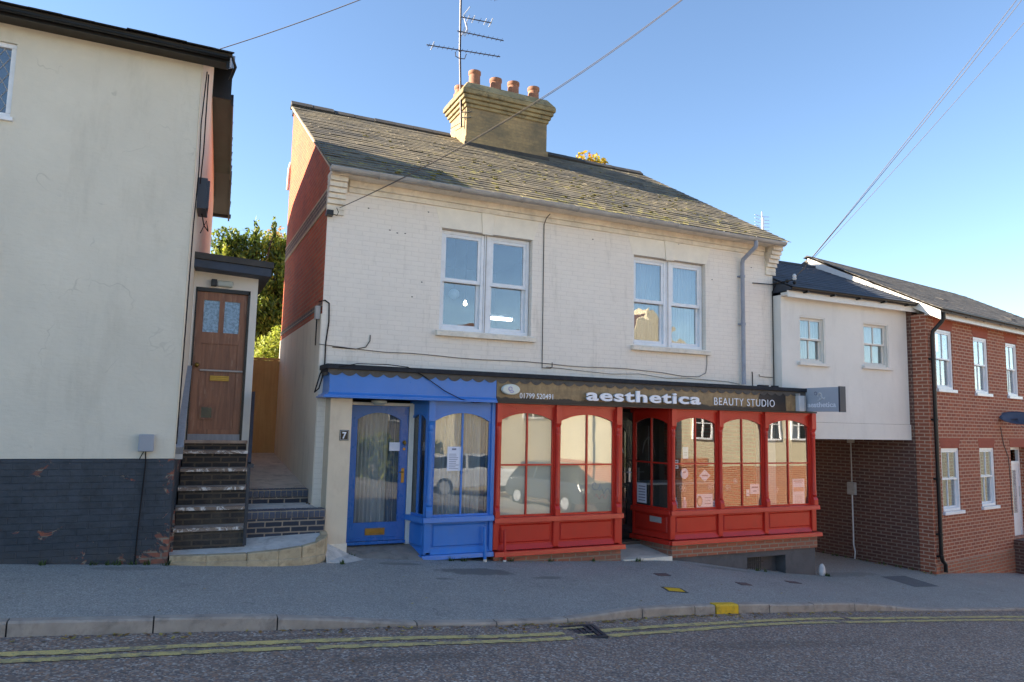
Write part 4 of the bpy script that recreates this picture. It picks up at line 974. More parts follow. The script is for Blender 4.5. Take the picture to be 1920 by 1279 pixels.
# step and ribbed mat
zs_t = lambda y: -.475+(y+.42)*.12
def ramp(m, x0, x1, y0, y1, h0, h1): m.hexa([(x0, y0, zs_t(y0)+h0), (x1, y0, zs_t(y0)+h0), (x1, y1, zs_t(y1)+h0), (x0, y1, zs_t(y1)+h0), (x0, y0, zs_t(y0)+h1), (x1, y0, zs_t(y0)+h1), (x1, y1, zs_t(y1)+h1), (x0, y1, zs_t(y1)+h1)])
m = MB(); ramp(m, 6.97, 7.99, -.42, .52, -.2, 0); m.build('doorstep', 'concrete', red, bevel=.008)
m = MB(); ramp(m, 7.0, 7.93, -.37, .50, .001, .010)
for i in range(20): y = -.35+i*.042; ramp(m, 7.01, 7.92, y, y+.018, .0102, .019)
m.build('ribbed_mat', 'grey_metal', red)
m = MB(); m.box(7.0, 7.985, -.455, -.421, -.545, -.466); m.build('step_nosing', 'stone_trim', red)
m = MB(); m.tube([(4.78, -.465, .12), (4.78, -.465, .02), (4.79, -.47, -.33)], .026, 8); m.build('overflow_pipe', 'red', red, smooth=True)
m = MB(); m.tube([(4.79, -.47, -.33), (4.79, -.47, -.43)], .027, 8); m.build('pipe_shoe', 'stone_trim', red)
m = MB(); m.T = Tf; m.box(4.98, 5.42, -.02, -.005, 1.985, 2.0); m.build('draught_vent', 'red', red)
# ---- shared flat roof with scalloped flashing over both shopfronts
sr = thing('shopfront_roof', 'long black felt shopfront roof edge with scalloped lead flashing', 'roof', (1.94, -.5, 2.4))
m = MB(); m.box(1.93, 11.40, -.56, .0, 2.475, 2.545); m.box(1.95, 11.38, -.50, .0, 2.441, 2.474)
m.build('felt_edge', 'felt', sr, bevel=.008)
m = MB(); n = 47; sw = 9.40/n; k = 8
for i in range(n):
    xa = 1.96+i*sw; pts = []
    dp = .055+random.uniform(-.008, .008)
    for j in range(k+1): t = j/k; pts.append((xa+sw*t, 2.435-dp*math.sin(math.pi*t)**.8 if 0 < t < 1 else 2.43))
    yy = -.512-(.003 if i % 2 else 0)
    for j in range(k):
        (xa_, za_), (xb_, zb2) = pts[j], pts[j+1]
        m.hexa([(xa_, yy, za_), (xb_, yy, zb2), (xb_, yy+.003, zb2), (xa_, yy+.003, za_), (xa_, yy, 2.476), (xb_, yy, 2.476), (xb_, yy+.003, 2.476), (xa_, yy+.003, 2.476)])
m.build('scalloped_flashing', 'lead', sr)
m = MB()
for i in range(7): y = -.42+i*.06; m.box(1.965, 1.972, y, y+.05, 2.39, 2.474)
m.build('end_flashing', 'lead', sr)
m = MB()
for x, w_ in ((10.0, .22), (10.35, .12)): m.box(x, x+w_, -.5, -.42, 2.546, 2.575)
m.build('felt_scrap', 'felt', sr)

# ---- fascia sign of the red shop
sg = thing('shop_sign', 'weathered brown and black fascia board with white letters reading aesthetica', 'sign', (4.6, -.5, FZ))
m = MB(); m.box(4.575, 11.36, -.50, -.0, FZ+.03, 2.44); m.build('board', 'fascia', sg, bevel=.004)
m = MB(); m.box(4.575, 11.42, -.535, .0, FZ+.001, FZ+.029); m.build('drip_moulding', 'black', sg)
text('aesthetica', 'lettering', 'letters', sg, (6.16, -.55, 2.155), (1, 0, 0), (0, 0, 1), .195, 2.36, .035, .026, spacing=1.10)
text('BEAUTY STUDIO', 'small_lettering', 'letters', sg, (8.88, -.512, 2.165), (1, 0, 0), (0, 0, 1), .135, 1.46, .008, -.004, spacing=1.15)
text('01799 520491', 'phone_number', 'letters', sg, (4.97, -.508, 2.155), (1, 0, 0), (0, 0, 1), .085, .60, .004, .004)
pq = thing('oval_plaque', 'cream oval plaque with a faint lilac emblem at the left end of the fascia', 'plaque', (4.78, -.55, 2.28))
m = MB(); m.disc((4.79, -.585, 2.285), .155, .085, .08, 28); m.build('dome', 'plaque_cream', pq, bevel=.02)
m = MB(); m.tube([(4.77+.03*math.cos(a), -.590, 2.295+.03*math.sin(a)) for a in [i*.5 for i in range(13)]], .007, 5); m.tube([(4.80, -.590, 2.27), (4.83, -.590, 2.25), (4.80, -.590, 2.235), (4.76, -.590, 2.245)], .007, 5); m.build('emblem', 'lilac', pq)
# ---- projecting sign
ps = thing('projecting_sign', 'grey box sign sticking out from the fascia end, lettered aesthetica', 'sign', (11.2, -.5, 2.3))
y0, y1 = -1.33, -.52
m = MB(); m.box(11.14, 11.27, y0+.035, y1, 2.10, 2.555); m.build('panel', 'sign_grey', ps, bevel=.004)
m = MB(); m.box(11.13, 11.28, y0, y0+.034, 2.09, 2.565); m.build('end_cap', 'sign_side', ps)
m = MB(); m.tube([(11.2, -.5, 2.5), (11.2, y1-.02, 2.5)], .015); m.tube([(11.2, -.5, 2.15), (11.2, y1-.02, 2.15)], .015); m.build('bracket', 'steel', ps)
text('aesthetica', 'lettering', 'letters', ps, (11.137, y1-.05, 2.18), (0, -1, 0), (0, 0, 1), .10, .66, .006, .02)
m = MB(); cy, cz = -.87, 2.385
m.tube([(11.134, cy+.055*math.cos(a)*(1-.02*i), cz+.065*math.sin(a)) for i, a in enumerate([k*.42 for k in range(13)])], .013, 5)
m.tube([(11.134, cy-.02, cz+.02), (11.134, cy-.06, cz-.03), (11.134, cy-.1, cz-.05), (11.134, cy-.11, cz-.02)], .012, 5)
m.tube([(11.134, cy+.02, cz-.03), (11.134, cy-.02, cz-.06), (11.134, cy+.05, cz-.075)], .01, 5)
m.build('emblem', 'letters_dim', ps)
m = MB(); m.tube([(11.134, cy+.10+.03*math.cos(a), cz+.06+.03*math.sin(a)) for a in [k*.6 for k in range(11)]], .006, 5); m.build('small_ring', 'ink', ps)
fl = thing('sign_lamp', 'small white box lamp between the fascia end and the projecting sign', 'lamp', (10.95, -.56, 2.2))
m = MB(); m.box(10.89, 11.03, -.60, -.501, 2.10, 2.40); m.build('housing', 'letters_dim', fl, bevel=.008)
m = MB(); m.box(10.885, 10.905, -.61, -.50, 2.40, 2.44); m.box(11.02, 11.06, -.60, -.5, 2.11, 2.4); m.build('bracket', 'grey_metal', fl)
# number plaque
np_ = thing('house_number', 'small black square plate with a white 7 on the cream pier', 'number plate', (2.26, -.37, 1.54))
m = MB(); m.box(2.195, 2.325, -.372, -.361, 1.465, 1.615); m.build('plate', 'black_gloss', np_, bevel=.004)
m = MB()
for a, b, c, d in ((2.203, 2.317, 1.473, 1.476), (2.203, 2.317, 1.604, 1.607), (2.203, 2.206, 1.476, 1.604), (2.314, 2.317, 1.476, 1.604)): m.box(a, b, -.3735, -.3725, c, d)
m.build('border', 'letters', np_)
text('7', 'numeral', 'letters', np_, (2.230, -.376, 1.49), (1, 0, 0), (0, 0, 1), .095, .06, .003, .03)
# lobby lamp
ll = thing('lobby_lamp', 'round ceiling lamp with dark rim above the blue door', 'lamp', (2.82, -.18, 2.0))
m = MB(); m.lathe([(.11, -.02), (.13, -.02), (.13, .0), (.0, .0)], (2.80, -.18, FZ), 20); m.build('rim', 'black', ll, smooth=True)
m = MB(); m.lathe([(.0, -.085), (.07, -.08), (.11, -.05), (.115, -.02)], (2.80, -.18, FZ), 20); m.build('lens', 'lens', ll, smooth=True)

# ---- things in the shop windows
def sheet_poster(name, label, x0, x1, z0, z1, y=-.352, mat='paper', marks=None, cat='poster', group=None):
    t = thing(name, label, cat, ((x0+x1)/2, y, z0), group); m = MB(); m.box(x0, x1, y, y+.002, z0, z1); m.build('sheet', mat, t)
    if marks:
        m = MB(); rr = random.Random(int(x0*77))
        for (a, b, c, d) in marks: m.box(x0+(x1-x0)*a, x0+(x1-x0)*b, y-.0012, y-.0004, z0+(z1-z0)*c, z0+(z1-z0)*d)
        m.build('print', 'ink', t)
    return t
lines = [(.12, .12+.7*random.Random(i).uniform(.6, 1), .08+i*.075, .10+i*.075) for i in range(9)]+[(.3, .6, .86, .93)]
sheet_poster('notice', 'white typed notice taped in the blue bay window', 3.84, 4.075, 1.02, 1.385, -.362, marks=lines, cat='notice')
sheet_poster('notice', 'small blank white notice inside the blue door glass', 3.045, 3.21, 1.30, 1.43, .05, cat='notice')
t = sheet_poster('poster', 'beauty poster with a dark-haired face in the bottom corner beside the colonnette', 8.58, 8.97, .31, .565, marks=[(.52, .9, .3, .36), (.52, .85, .5, .54), (.52, .9, .7, .74)])
m = MB(); m.disc((8.67, -.3535, .44), .062, .095, .001, 18); m.build('printed_hair', 'ink_hair', t)
m = MB(); m.disc((8.675, -.3548, .43), .042, .065, .001, 18); m.build('printed_face', 'ink_face', t)
sheet_poster('leaflet', 'small white leaflet overlapping the right of the beauty poster', 8.93, 9.035, .31, .44, -.349, marks=[(.2, .8, .3, .4), (.2, .8, .6, .7)], cat='leaflet')
t = sheet_poster('poster', 'tall price poster at the far right of the red windows', 10.93, 11.24, .31, .80, marks=[(.1, .9, .9, .94), (.2, .8, .84, .86)]+[(.15, .8, .06+i*.05, .075+i*.05) for i in range(7)])
m = MB(); m.box(10.95, 11.22, -.3535, -.3525, .56, .64); m.build('printed_picture', 'ink_warm', t)
sheet_poster('flyer', 'landscape flyer low in the middle red window', 9.86, 10.08, .535, .72, marks=[(.15, .85, .6, .75), (.3, .7, .25, .35)], cat='flyer')
sheet_poster('leaflet', 'tiny leaflet just left of the landscape flyer', 9.765, 9.84, .50, .62, marks=[(.2, .8, .4, .5)], cat='leaflet')
sheet_poster('notice', 'white card below the transom in the first right-hand bay window', 8.30, 8.42, 1.19, 1.40, marks=[(.2, .8, .3, .34), (.2, .8, .5, .54)], cat='notice')
sheet_poster('leaflet', 'narrow pale strip high on the edge of the last window', 10.29, 10.34, .70, .90, cat='leaflet')
t = thing('round_sticker', 'round white sticker on the shop glass', 'sticker', (8.335, -.3535, .93)); m = MB(); m.disc((8.335, -.3535, .93), .085, .095, .002, 24); m.build('disc', 'paper', t)
m = MB(); m.disc((8.335, -.3548, .955), .03, .02, .001, 12); m.build('print', 'ink', t)
t = thing('diamond_sticker', 'diamond shaped white sticker beside the round one', 'sticker', (8.79, -.3535, .89)); m = MB(); m.prism([(8.66, .89), (8.79, 1.0), (8.92, .89), (8.79, .78)], 'y', -.3535, -.3515); m.build('diamond', 'paper', t)
m = MB(); m.box(8.72, 8.86, -.3548, -.3538, .875, .905); m.build('print', 'ink', t)
for i, (x, z, lb) in enumerate(((8.155, 1.14, 'tiny square sticker, upper of the two by the corner post'), (8.155, 1.05, 'tiny square sticker, lower of the two by the corner post'))):
    t = thing('square_sticker', lb, 'sticker', (x, -.3535, z)); m = MB(); m.box(x-.045, x+.045, -.3535, -.3515, z-.03, z+.03); m.build('sheet', 'letters', t); m = MB(); m.box(x-.02, x+.02, -.3548, -.3538, z-.01, z+.012); m.build('print', 'ink_hair', t)
# frosted flower decals
for i, (x, z, r_, lb) in enumerate(((8.30, .68, .10, 'frosted flower decal under the round sticker'), (8.93, .70, .085, 'frosted flower decal left of the second colonnette'), (9.33, .66, .08, 'frosted flower decal in the middle window, left light'), (9.50, .78, .06, 'small frosted flower decal by the middle mullion'), (10.50, .60, .08, 'frosted flower decal in the last window'))):
    t = thing('flower_decal', lb, 'decal', (x, -.353, z), 'frosted flower decals on the shop glass'); m = MB(); rr = random.Random(i)
    for k in range(5):
        a = k*2*math.pi/5+rr.random()
        m.tube([(x+math.cos(a)*r_*.5+math.cos(b_)*r_*.32, -.3525, z+math.sin(a)*r_*.5+math.sin(b_)*r_*.32) for b_ in [q*.9 for q in range(8)]], .004, 4)
    m.build('petals', 'frost_sticker', t)
for x, lb in ((8.17, 'lilac bottle standing nearest the corner post'), (8.37, 'lilac and white bottle standing by the mullion')):
    t = thing('bottle', lb, 'bottle', (x, -.30, .30), 'bottles on the shop window sill'); m = MB(); m.lathe([(.0, 0), (.04, 0), (.042, .11), (.038, .14), (.02, .16)], (x, -.30, .30), 12); m.build('body', 'lilac', t, smooth=True); m = MB(); m.lathe([(.022, .16), (.022, .21), (.0, .21)], (x, -.30, .30), 12); m.build('cap', 'letters', t, smooth=True)
# interior display counter and white blinds cord
t = thing('display_counter', 'low pale counter inside the red shop', 'counter', (9.5, 1.2, -.32))
m = MB(); m.box(8.6, 10.4, 1.1, 1.6, -.3, .6); m.build('base', 'interior', t); m = MB(); m.box(8.55, 10.45, 1.05, 1.65, .6, .64); m.build('worktop', 'letters_dim', t)
t = thing('price_list', 'pale price list hanging in the return window by the doorway', 'price list', (7.95, .1, .4)); m = MB(); m.T = Tr; m.box(.62, .83, -.062, -.058, .36, .70); m.build('sheet', 'paper', t) if False else None
m = MB()
for z0, z1, mt in ((.36, .72, 'paper'),):
    o_, d_, n_ = Tr
    m.T = Tr; m.box(.60, .84, -.038, -.036, z0, z1)
mm = m.build('sheet', 'paper', t)
m = MB(); m.T = Tr
for i in range(6): m.box(.63, .80, -.0355, -.0345, .40+i*.05, .415+i*.05)
m.build('print', 'ink', t)
# graffiti on blind window
t = thing('graffiti_tag', 'grey and pink scribbled swirl on the second beige window', 'graffiti', (6.5, -.445, .6))
m = MB(); cx, cz = 6.42, .77
m.tube([(cx+(.015+.008*i)*math.cos(i*.6), -.4445, cz+(.015+.008*i)*math.sin(i*.6)) for i in range(12)], .006, 4)
m.tube([(6.50+.045*i, -.4445, .68+.06*math.sin(i*2.2)) for i in range(6)], .006, 4)
m.build('swirl', 'graffiti', t)
m = MB(); m.tube([(6.42+.03*i, -.4445, .58+.045*math.sin(i*1.7)) for i in range(9)], .006, 4); m.build('scribble', 'graffiti_pink', t)

# ---- indoor lamps upstairs
t = thing('globe_lamp', 'round pale paper globe lampshade behind the left upstairs window', 'lamp', (4.26, .7, 4.0)); m = MB(); m.sphere((4.26, .7, 3.945), .088, n=16, m=10); m.build('shade', 'globe', t, smooth=True); m = MB(); m.tube([(4.26, .7, 4.03), (4.26, .7, 5.05)], .005, 5); m.build('flex', 'cable', t)
t = thing('light_bulb', 'lit bare bulb hanging behind the left upstairs window', 'bulb', (4.5, 1.6, 3.8)); m = MB(); m.lathe([(0, -.055), (.022, -.045), (.034, -.015), (.024, .02), (.012, .045)], (4.78, 1.5, 3.945), 12); m.build('bulb', 'lamp_glow', t, smooth=True); m = MB(); m.tube([(4.78, 1.5, 3.99), (4.78, 1.5, 5.05)], .006, 5); m.build('flex', 'cable', t)
t = thing('tube_light', 'lit fluorescent tube low behind the left upstairs window', 'lamp', (5.5, 2.2, 3.6)); m = MB(); m.tube([(5.57, 2.2, 3.81), (6.06, 2.2, 3.81)], .028, 10); m.build('tube', 'tube_glow', t, smooth=True); m = MB(); m.box(5.55, 6.08, 2.17, 2.23, 3.842, 3.88); m.build('batten', 'letters', t)

# ================================================================ CABLES
def cable(name, label, pts, r=.008, mat='cable', cat='cable', group=None):
    m = MB(); m.tube(pts, r, 5); o = m.build(name, mat, smooth=True); return tag(o, label, cat, group)
rr = random.Random(4)
cable('wall_cable', 'dark cable clipped along the wall just above the shopfront roof', [(1.90, -.012, 2.86), (2.5, -.012, 2.82)]+[(2.9+.4*i, -.012-.004*(i % 2), 2.80-.004*i+.012*math.sin(i*1.3)) for i in range(14)]+[(8.6, -.012, 2.69), (8.95, -.012, 2.70), (9.12, -.012, 2.78), (9.15, -.012, 2.95), (9.15, -.012, 3.11)], .006, 'cable_grey')
cable('wall_cable', 'thinner cable sagging below the clipped one over the red shop', [(5.7, -.014, 2.72), (6.3, -.014, 2.69), (7.0, -.014, 2.66), (7.6, -.014, 2.69), (8.2, -.014, 2.64), (8.6, -.014, 2.66), (9.6, -.014, 2.64), (9.95, -.014, 2.60)], .0045, 'cable_grey')
cable('wall_cable', 'vertical cable down the middle of the upper wall between the windows', [(5.68, -.1, 5.36), (5.62, -.075, 5.28), (5.61, -.012, 5.18), (5.62, -.012, 2.70), (5.78, -.012, 2.70), (5.81, -.012, 2.72), (5.81, -.012, 2.80)], .007)
cable('wall_cable', 'looped black cable round the left corner of the painted wall', [(1.88, .05, 3.50), (1.96, -.015, 3.52), (2.02, -.015, 3.48), (2.03, -.015, 3.2), (2.0, -.015, 2.9), (2.0, -.015, 2.6), (1.98, -.1, 2.45), (1.90, -.2, 2.20), (1.86, -.1, 2.15), (1.93, -.05, 2.40), (2.0, -.015, 2.56)], .011)
cable('wall_cable', 'short hooked cable end above the blue fascia', [(2.10, -.012, 2.83), (2.45, -.012, 2.82), (2.6, -.012, 2.86), (2.66, -.012, 2.96), (2.66, -.012, 3.05)], .007)
cable('wall_cable', 'black cable drooping across the blue fascia and bay head', [(2.1, -.56, 2.50), (2.35, -.575, 2.56), (2.8, -.57, 2.57), (3.1, -.565, 2.55), (3.35, -.535, 2.44), (3.7, -.545, 2.22), (3.95, -.55, 2.11), (4.2, -.52, 2.06), (4.5, -.51, 2.08), (4.6, -.51, 2.12)], .007)
cable('wall_cable', 'dark cable running down the right edge of the painted wall', [(10.83, -.10, 4.62), (10.82, -.03, 4.5), (10.82, -.03, 2.56)], .010)
cable('wall_cable', 'short grey cable spur beside the right downpipe', [(10.45, -.012, 2.82), (10.46, -.012, 2.78), (10.6, -.012, 2.77), (10.81, -.012, 2.77)], .007, 'cable_grey')
cable('wall_cable', 'stub of rusty cable at the foot of the downpipe', [(10.28, -.012, 2.56), (10.28, -.012, 2.82), (10.27, -.012, 2.86)], .009, 'ridge')
t = thing('junction_box', 'grey junction box on the left gable corner beside the looped cable', 'junction box', (1.88, .12, 3.3)); m = MB(); m.box(1.84, 1.91, .04, .16, 3.24, 3.44); m.build('box', 'grey_metal', t, bevel=.006); m = MB(); m.tube([(1.87, .1, 3.24), (1.87, .1, 2.85)], .01, 6); m.build('tail', 'cable', t)
t = thing('cable_anchor', 'small black wire anchor under the left kneeler', 'anchor', (1.97, -.08, 4.86)); m = MB(); m.box(1.90, 2.0, -.12, -.001, 4.80, 4.88); m.build('block', 'black', t, bevel=.004); m = MB(); m.tube([(2.0, -.1, 4.82), (2.05, -.12, 4.80), (2.07, -.12, 4.86), (2.04, -.12, 4.92)], .006, 5); m.build('loop', 'cable', t)
pA0 = (2.08, -.14, 4.92); dA = Vector((6.2935, -3.0, 7.858))-Vector((0, -10.8, 1.8))
for k, lb in ((0, 'upper of the twin wires rising from the left kneeler across the roof'), (1, 'lower of the twin wires rising from the left kneeler across the roof')):
    B = Vector((0, -10.8, 1.8))+dA*1.02+Vector((.03*k, 0, .035*k)); B2 = Vector((pA0[0], pA0[1], pA0[2])).lerp(B, 1.35)+Vector((.0, 0, .50))
    cable('overhead_wire', lb, curve_pts(pA0, B2, .40+.03*k, 36), .005, 'cable_grey', 'wire', 'overhead wires')
cable('overhead_wire', 'single pale wire leaving the cream house eaves over the alley', curve_pts((.25, -1.3, 6.42), (4.2, -3.4, 8.35), .12, 20), .006, 'cable_grey', 'wire', 'overhead wires')
for k, (bx, by, bz, lb) in enumerate(((14.172, -3.0, 10.084, 'upper of the three wires climbing to the top right of the sky'), (14.24, -3.0, 10.03, 'middle of the three wires climbing to the top right of the sky'), (14.485, -3.0, 9.787, 'lowest of the three wires climbing to the top right of the sky'))):
    a = Vector((11.05, -.4, 4.74)); b = Vector((bx, by, bz)); cable('overhead_wire', lb, curve_pts(a, a.lerp(b, 1.4), .10, 24), .0065 if k < 2 else .005, 'cable_grey', 'wire', 'overhead wires')
t = thing('wire_bracket', 'white insulator on a black bracket at the top right corner of the painted wall', 'insulator', (10.9, -.2, 4.7))
m = MB(); m.tube([(10.83, .02, 4.66), (10.84, -.25, 4.66), (11.05, -.45, 4.72)], .014, 6); m.tube([(10.3, -.03, 4.63), (10.84, -.05, 4.65)], .010, 6); m.build('arm', 'black', t)
m = MB(); m.lathe([(.0, 0), (.035, 0), (.045, .03), (.03, .05), (.042, .08), (.02, .12), (0, .12)], (11.02, -.42, 4.70), 12); m.build('insulator', 'letters_dim', t, smooth=True)
m = MB(); m.sphere((10.9, -.35, 4.68), .04); m.sphere((11.02, -.42, 4.65), .035); m.build('clamp', 'black', t)

# ================================================================ AERIALS
def yagi(parent, a, b, n, el, up=False, mat='mast', dip=None):
    a = Vector(a); b = Vector(b); m = MB(); m.tube([a, b], .012, 6); d = (b-a).normalized(); e = Vector((0.25, -.75, .55)).normalized() if not up else Vector((0, 0, 1))
    for i in range(n):
        p = a.lerp(b, (i+.5)/n); m.tube([p-e*el, p+e*el], .005, 5)
    o = m.build('antenna', mat, parent)
    return o
t = thing('tv_aerial', 'tall mast of television aerials strapped to the yellow brick chimney', 'aerial', (5.46, 4.1, 8.4))
m = MB(); m.tube([(5.53, 4.0, 8.42), (5.44, 4.0, 10.2), (5.41, 4.0, 12.4)], .026, 8); m.build('mast', 'mast', t)
m = MB()
for z in (8.62, 8.75, 9.2): m.tube([(5.5, 3.98, z), (5.62, 3.86, z-.02), (5.7, 3.82, z)], .014, 5)
m.sphere((5.48, 3.97, 9.2), .045); m.tube([(5.50, 4.0, 8.5), (5.5, 4.6, 8.6)], .01, 5); m.build('chimney_clamp', 'ridge', t)
yagi(t, (4.64, 4.0, 10.16), (6.45, 4.0, 10.32), 16, .05)
yagi(t, (5.36, 4.0, 10.68), (6.53, 4.0, 10.74), 10, .05)
yagi(t, (5.41, 4.0, 11.04), (6.21, 4.0, 11.10), 4, .07)
yagi(t, (5.44, 4.0, 11.62), (6.34, 4.0, 11.72), 10, .05)
m = MB()
for p, l in (((4.78, 4.0, 10.17), .10), ((6.19, 4.0, 11.10), .11), ((6.05, 4.0, 11.09), .08), ((5.75, 4.0, 11.07), .09), ((5.62, 4.0, 11.06), .08), ((5.5, 4.0, 10.69), .12)):
    p = Vector(p); e = Vector((.25, -.4, .85)).normalized(); m.tube([p-e*l, p+e*l], .011, 6)
m.tube([(5.66, 4.0, 11.35), (5.50, 4.0, 11.10), (5.60, 4.0, 10.78), (5.52, 4.0, 10.62)], .012, 5); m.tube([(5.55, 4, 10.6), (5.62, 4, 10.75), (5.58, 4, 10.95)], .012, 5)
m.build('dipole', 'alu', t)
m = MB(); m.tube([(5.33, 4, 10.16), (5.34, 4, 10.06), (5.44, 4, 10.03), (5.56, 4, 10.05), (5.6, 4, 10.18)], .011, 5); m.build('support_bracket', 'mast', t)
t = thing('tv_aerial', 'small distant aerial with a white reflector showing over the right roof verge', 'aerial', (16.5, 6, 7.4))
m = MB(); m.tube([(16.5, 6, 6.5), (16.5, 6, 8.55)], .02, 6); m.build('mast', 'alu', t)
m = MB()
for i in range(5):
    for sgn in (-1, 1): z = 7.95+i*.11; m.tube([(16.5, 6, z), (16.5+sgn*.30, 6, z+.03)], .009, 5)
m.build('rods', 'alu', t)
m = MB(); m.box(16.46, 16.54, 5.95, 5.99, 7.85, 8.35); m.build('reflector', 'letters', t)

# ================================================================ LEFT CREAM HOUSE
lh = thing('cream_house', 'large cream rendered house with peeling dark blue plinth and black eaves', 'house', (0, -1, 0))
X0 = -16.0
def lx(y): return .10+(y+1)*.23/6      # skewed side wall
m = MB(); hole = (-2.9, -1.93, 5.18, 6.08)
wall(m, X0, .069, 1.25, 6.30, -1.0, -.75, [hole]); m.build('front_wall', 'cream_render', lh)
PF = [(-1.30, 6.34), (1.75, 7.80), (1.80, 7.14), (4.30, 6.62), (5.40, 6.06)]
wx = lambda y: .062+.073*(y+1)
def rz_l(y):
    if y < 1.76: return 6.34+(y+1.3)*(7.80-6.34)/3.05
    if y < 4.30: return 7.14-(y-1.80)*.52/2.5
    return 6.62-(y-4.3)*.56/1.1
m = MB()
for ya, yb3 in ((-.999, .4), (.4, 1.755), (1.80, 3.2), (3.2, 4.3), (4.3, 5.0)):
    m.hexa([(wx(ya)-.22, ya, 1.25), (wx(ya), ya, 1.25), (wx(yb3), yb3, 1.25), (wx(yb3)-.22, yb3, 1.25), (wx(ya)-.22, ya, rz_l(ya)-.07), (wx(ya), ya, rz_l(ya)-.07), (wx(yb3), yb3, rz_l(yb3)-.07), (wx(yb3)-.22, yb3, rz_l(yb3)-.07)])
m.box(X0, .3, 4.8, 5.0, 0, 6.1); m.build('side_wall', 'side_render', lh)
m = MB(); m.prism([(X0, -1.012), (.074, -1.012), (.512, 5), (X0, 5)], 'z', -.4, 1.245); m.build('plinth', 'plinth', lh, bevel=.012)
m = MB(); m.tube([(.066, -1.003, 6.2), (.066, -1.003, 1.26)], .008, 5); m.build('corner_bead', 'cream_paint', lh)
# window (leaded, mostly outside the frame)
m = MB(); a, b, c, d = hole; e = .055
m.box(a, b, -.97, -.90, c, c+e); m.box(a, b, -.97, -.90, d-e, d); m.box(a, a+e, -.97, -.90, c+e, d-e); m.box(b-e, b, -.97, -.90, c+e, d-e); m.box((a+b)/2-.04, (a+b)/2+.04, -.97, -.9, c+e, d-e)
w = m.build('window', 'upvc', lh, bevel=.006)
m = MB(); m.box(a+e, b-e, -.94, -.934, c+e, d-e); m.build('pane', 'glass_sky', w)
m = MB()
for i in range(-14, 16):
    for s_g in (1, -1):
        x0_ = (a+b)/2+i*.12; p0 = [x0_, c+e]; p1 = [x0_+s_g*(d-c-2*e)*.62, d-e]
        t0, t1 = 0., 1.
        dx_ = p1[0]-p0[0]
        lo, hi = sorted(((a+e-p0[0])/dx_, (b-e-p0[0])/dx_)); t0 = max(0, lo); t1 = min(1, hi)
        if t1 > t0+.02: m.tube([(p0[0]+dx_*t0, -.942, p0[1]+(p1[1]-p0[1])*t0), (p0[0]+dx_*t1, -.942, p0[1]+(p1[1]-p0[1])*t1)], .004, 4)
m.build('leading', 'grey_metal', w)
m = MB(); m.box(a-.03, b+.03, -1.04, -.96, c-.05, c-.002); m.build('window_sill', 'upvc', lh, bevel=.004)
# small lower window corner at the frame edge
m = MB(); m.box(-2.2, -1.905, -1.03, -.99, 3.40, 3.60); m.build('window_corner', 'cream_paint', lh, bevel=.01)
# eaves and roof (hipped)
m = MB(); m.box(X0-.3, .37, -1.25, -1.001, 6.30, 6.33); m.build('soffit', 'black', lh)
m = MB(); m.box(X0-.3, .36, -1.27, -1.251, 6.27, 6.36); m.build('fascia', 'black', lh)
m = MB(); gutter(m, X0-.3, .40, -1.33, 6.35, .055); m.tube([(.40, -1.33, 6.33), (.45, -1.25, 6.25), (.40, -1.1, 6.12)], .02, 6); m.build('gutter', 'black', lh, smooth=True)
# roof slabs with an overhanging verge; the ridge falls sharply to a lower rear roof
m = MB()
PR = [(-1.38, 6.33)]+PF[1:]
for (ya, za), (yb3, zb4) in ((PR[0], PR[1]), (PR[2], PR[3]), (PR[3], PR[4])):
    xa, xb = wx(ya)+.31, wx(yb3)+.29
    m.hexa([(X0, ya, za-.03), (xa, ya, za-.03), (xb, yb3, zb4-.03), (X0, yb3, zb4-.03), (X0, ya, za+.03), (xa, ya, za+.03), (xb, yb3, zb4+.03), (X0, yb3, zb4+.03)])
m.hexa([(X0, 1.74, 7.05), (wx(1.75)+.29, 1.74, 7.05), (wx(1.75)+.29, 1.80, 7.05), (X0, 1.80, 7.05), (X0, 1.74, 7.83), (wx(1.75)+.29, 1.74, 7.83), (wx(1.75)+.29, 1.80, 7.83), (X0, 1.80, 7.83)])
m.build('roof_deck', 'black', lh)
m = MB()
for (ya, za), (yb3, zb4) in ((PF[0], PF[1]), (PF[2], PF[3]), (PF[3], PF[4])):
    xa, xb = wx(ya)+.30, wx(yb3)+.285
    m.hexa([(xa, ya, za-.16), (xa+.03, ya, za-.16), (xb+.03, yb3, zb4-.16), (xb, yb3, zb4-.16), (xa, ya, za+.035), (xa+.03, ya, za+.035), (xb+.03, yb3, zb4+.035), (xb, yb3, zb4+.035)])
m.build('bargeboard', 'black', lh)
up = Vector((0, 3.13, 1.47)).normalized(); rg = random.Random(21); m = MB()
slates(m, (X0-.3, -1.42, 6.345), (1, 0, 0), up, .42-X0+.3, 3.4, .33, .28, .014, rg, clip=lambda u, q: q < 2.0)
m.build('roof', 'slate_left', lh)
m = MB()
for k in range(14):
    f = k/14; ya = 1.85+3.5*f; za = rz_l(ya); xb = wx(ya)+.30
    m.hexa([(xb-.5, ya, za+.03), (xb+.025+.006*(k % 2), ya, za+.03), (xb+.025+.006*(k % 2), ya+.3, rz_l(ya+.3)+.045), (xb-.5, ya+.3, rz_l(ya+.3)+.045), (xb-.5, ya, za+.045), (xb+.025+.006*(k % 2), ya, za+.045), (xb+.025+.006*(k % 2), ya+.3, rz_l(ya+.3)+.06), (xb-.5, ya+.3, rz_l(ya+.3)+.06)], rnd=rg.random())
m.build('verge_tiles', 'slate_left', lh)
m = MB(); m.tube([(X0, 5.45, 6.02), (.87, 5.45, 6.02)], .05, 8); m.build('rear_gutter', 'black', lh, smooth=True)
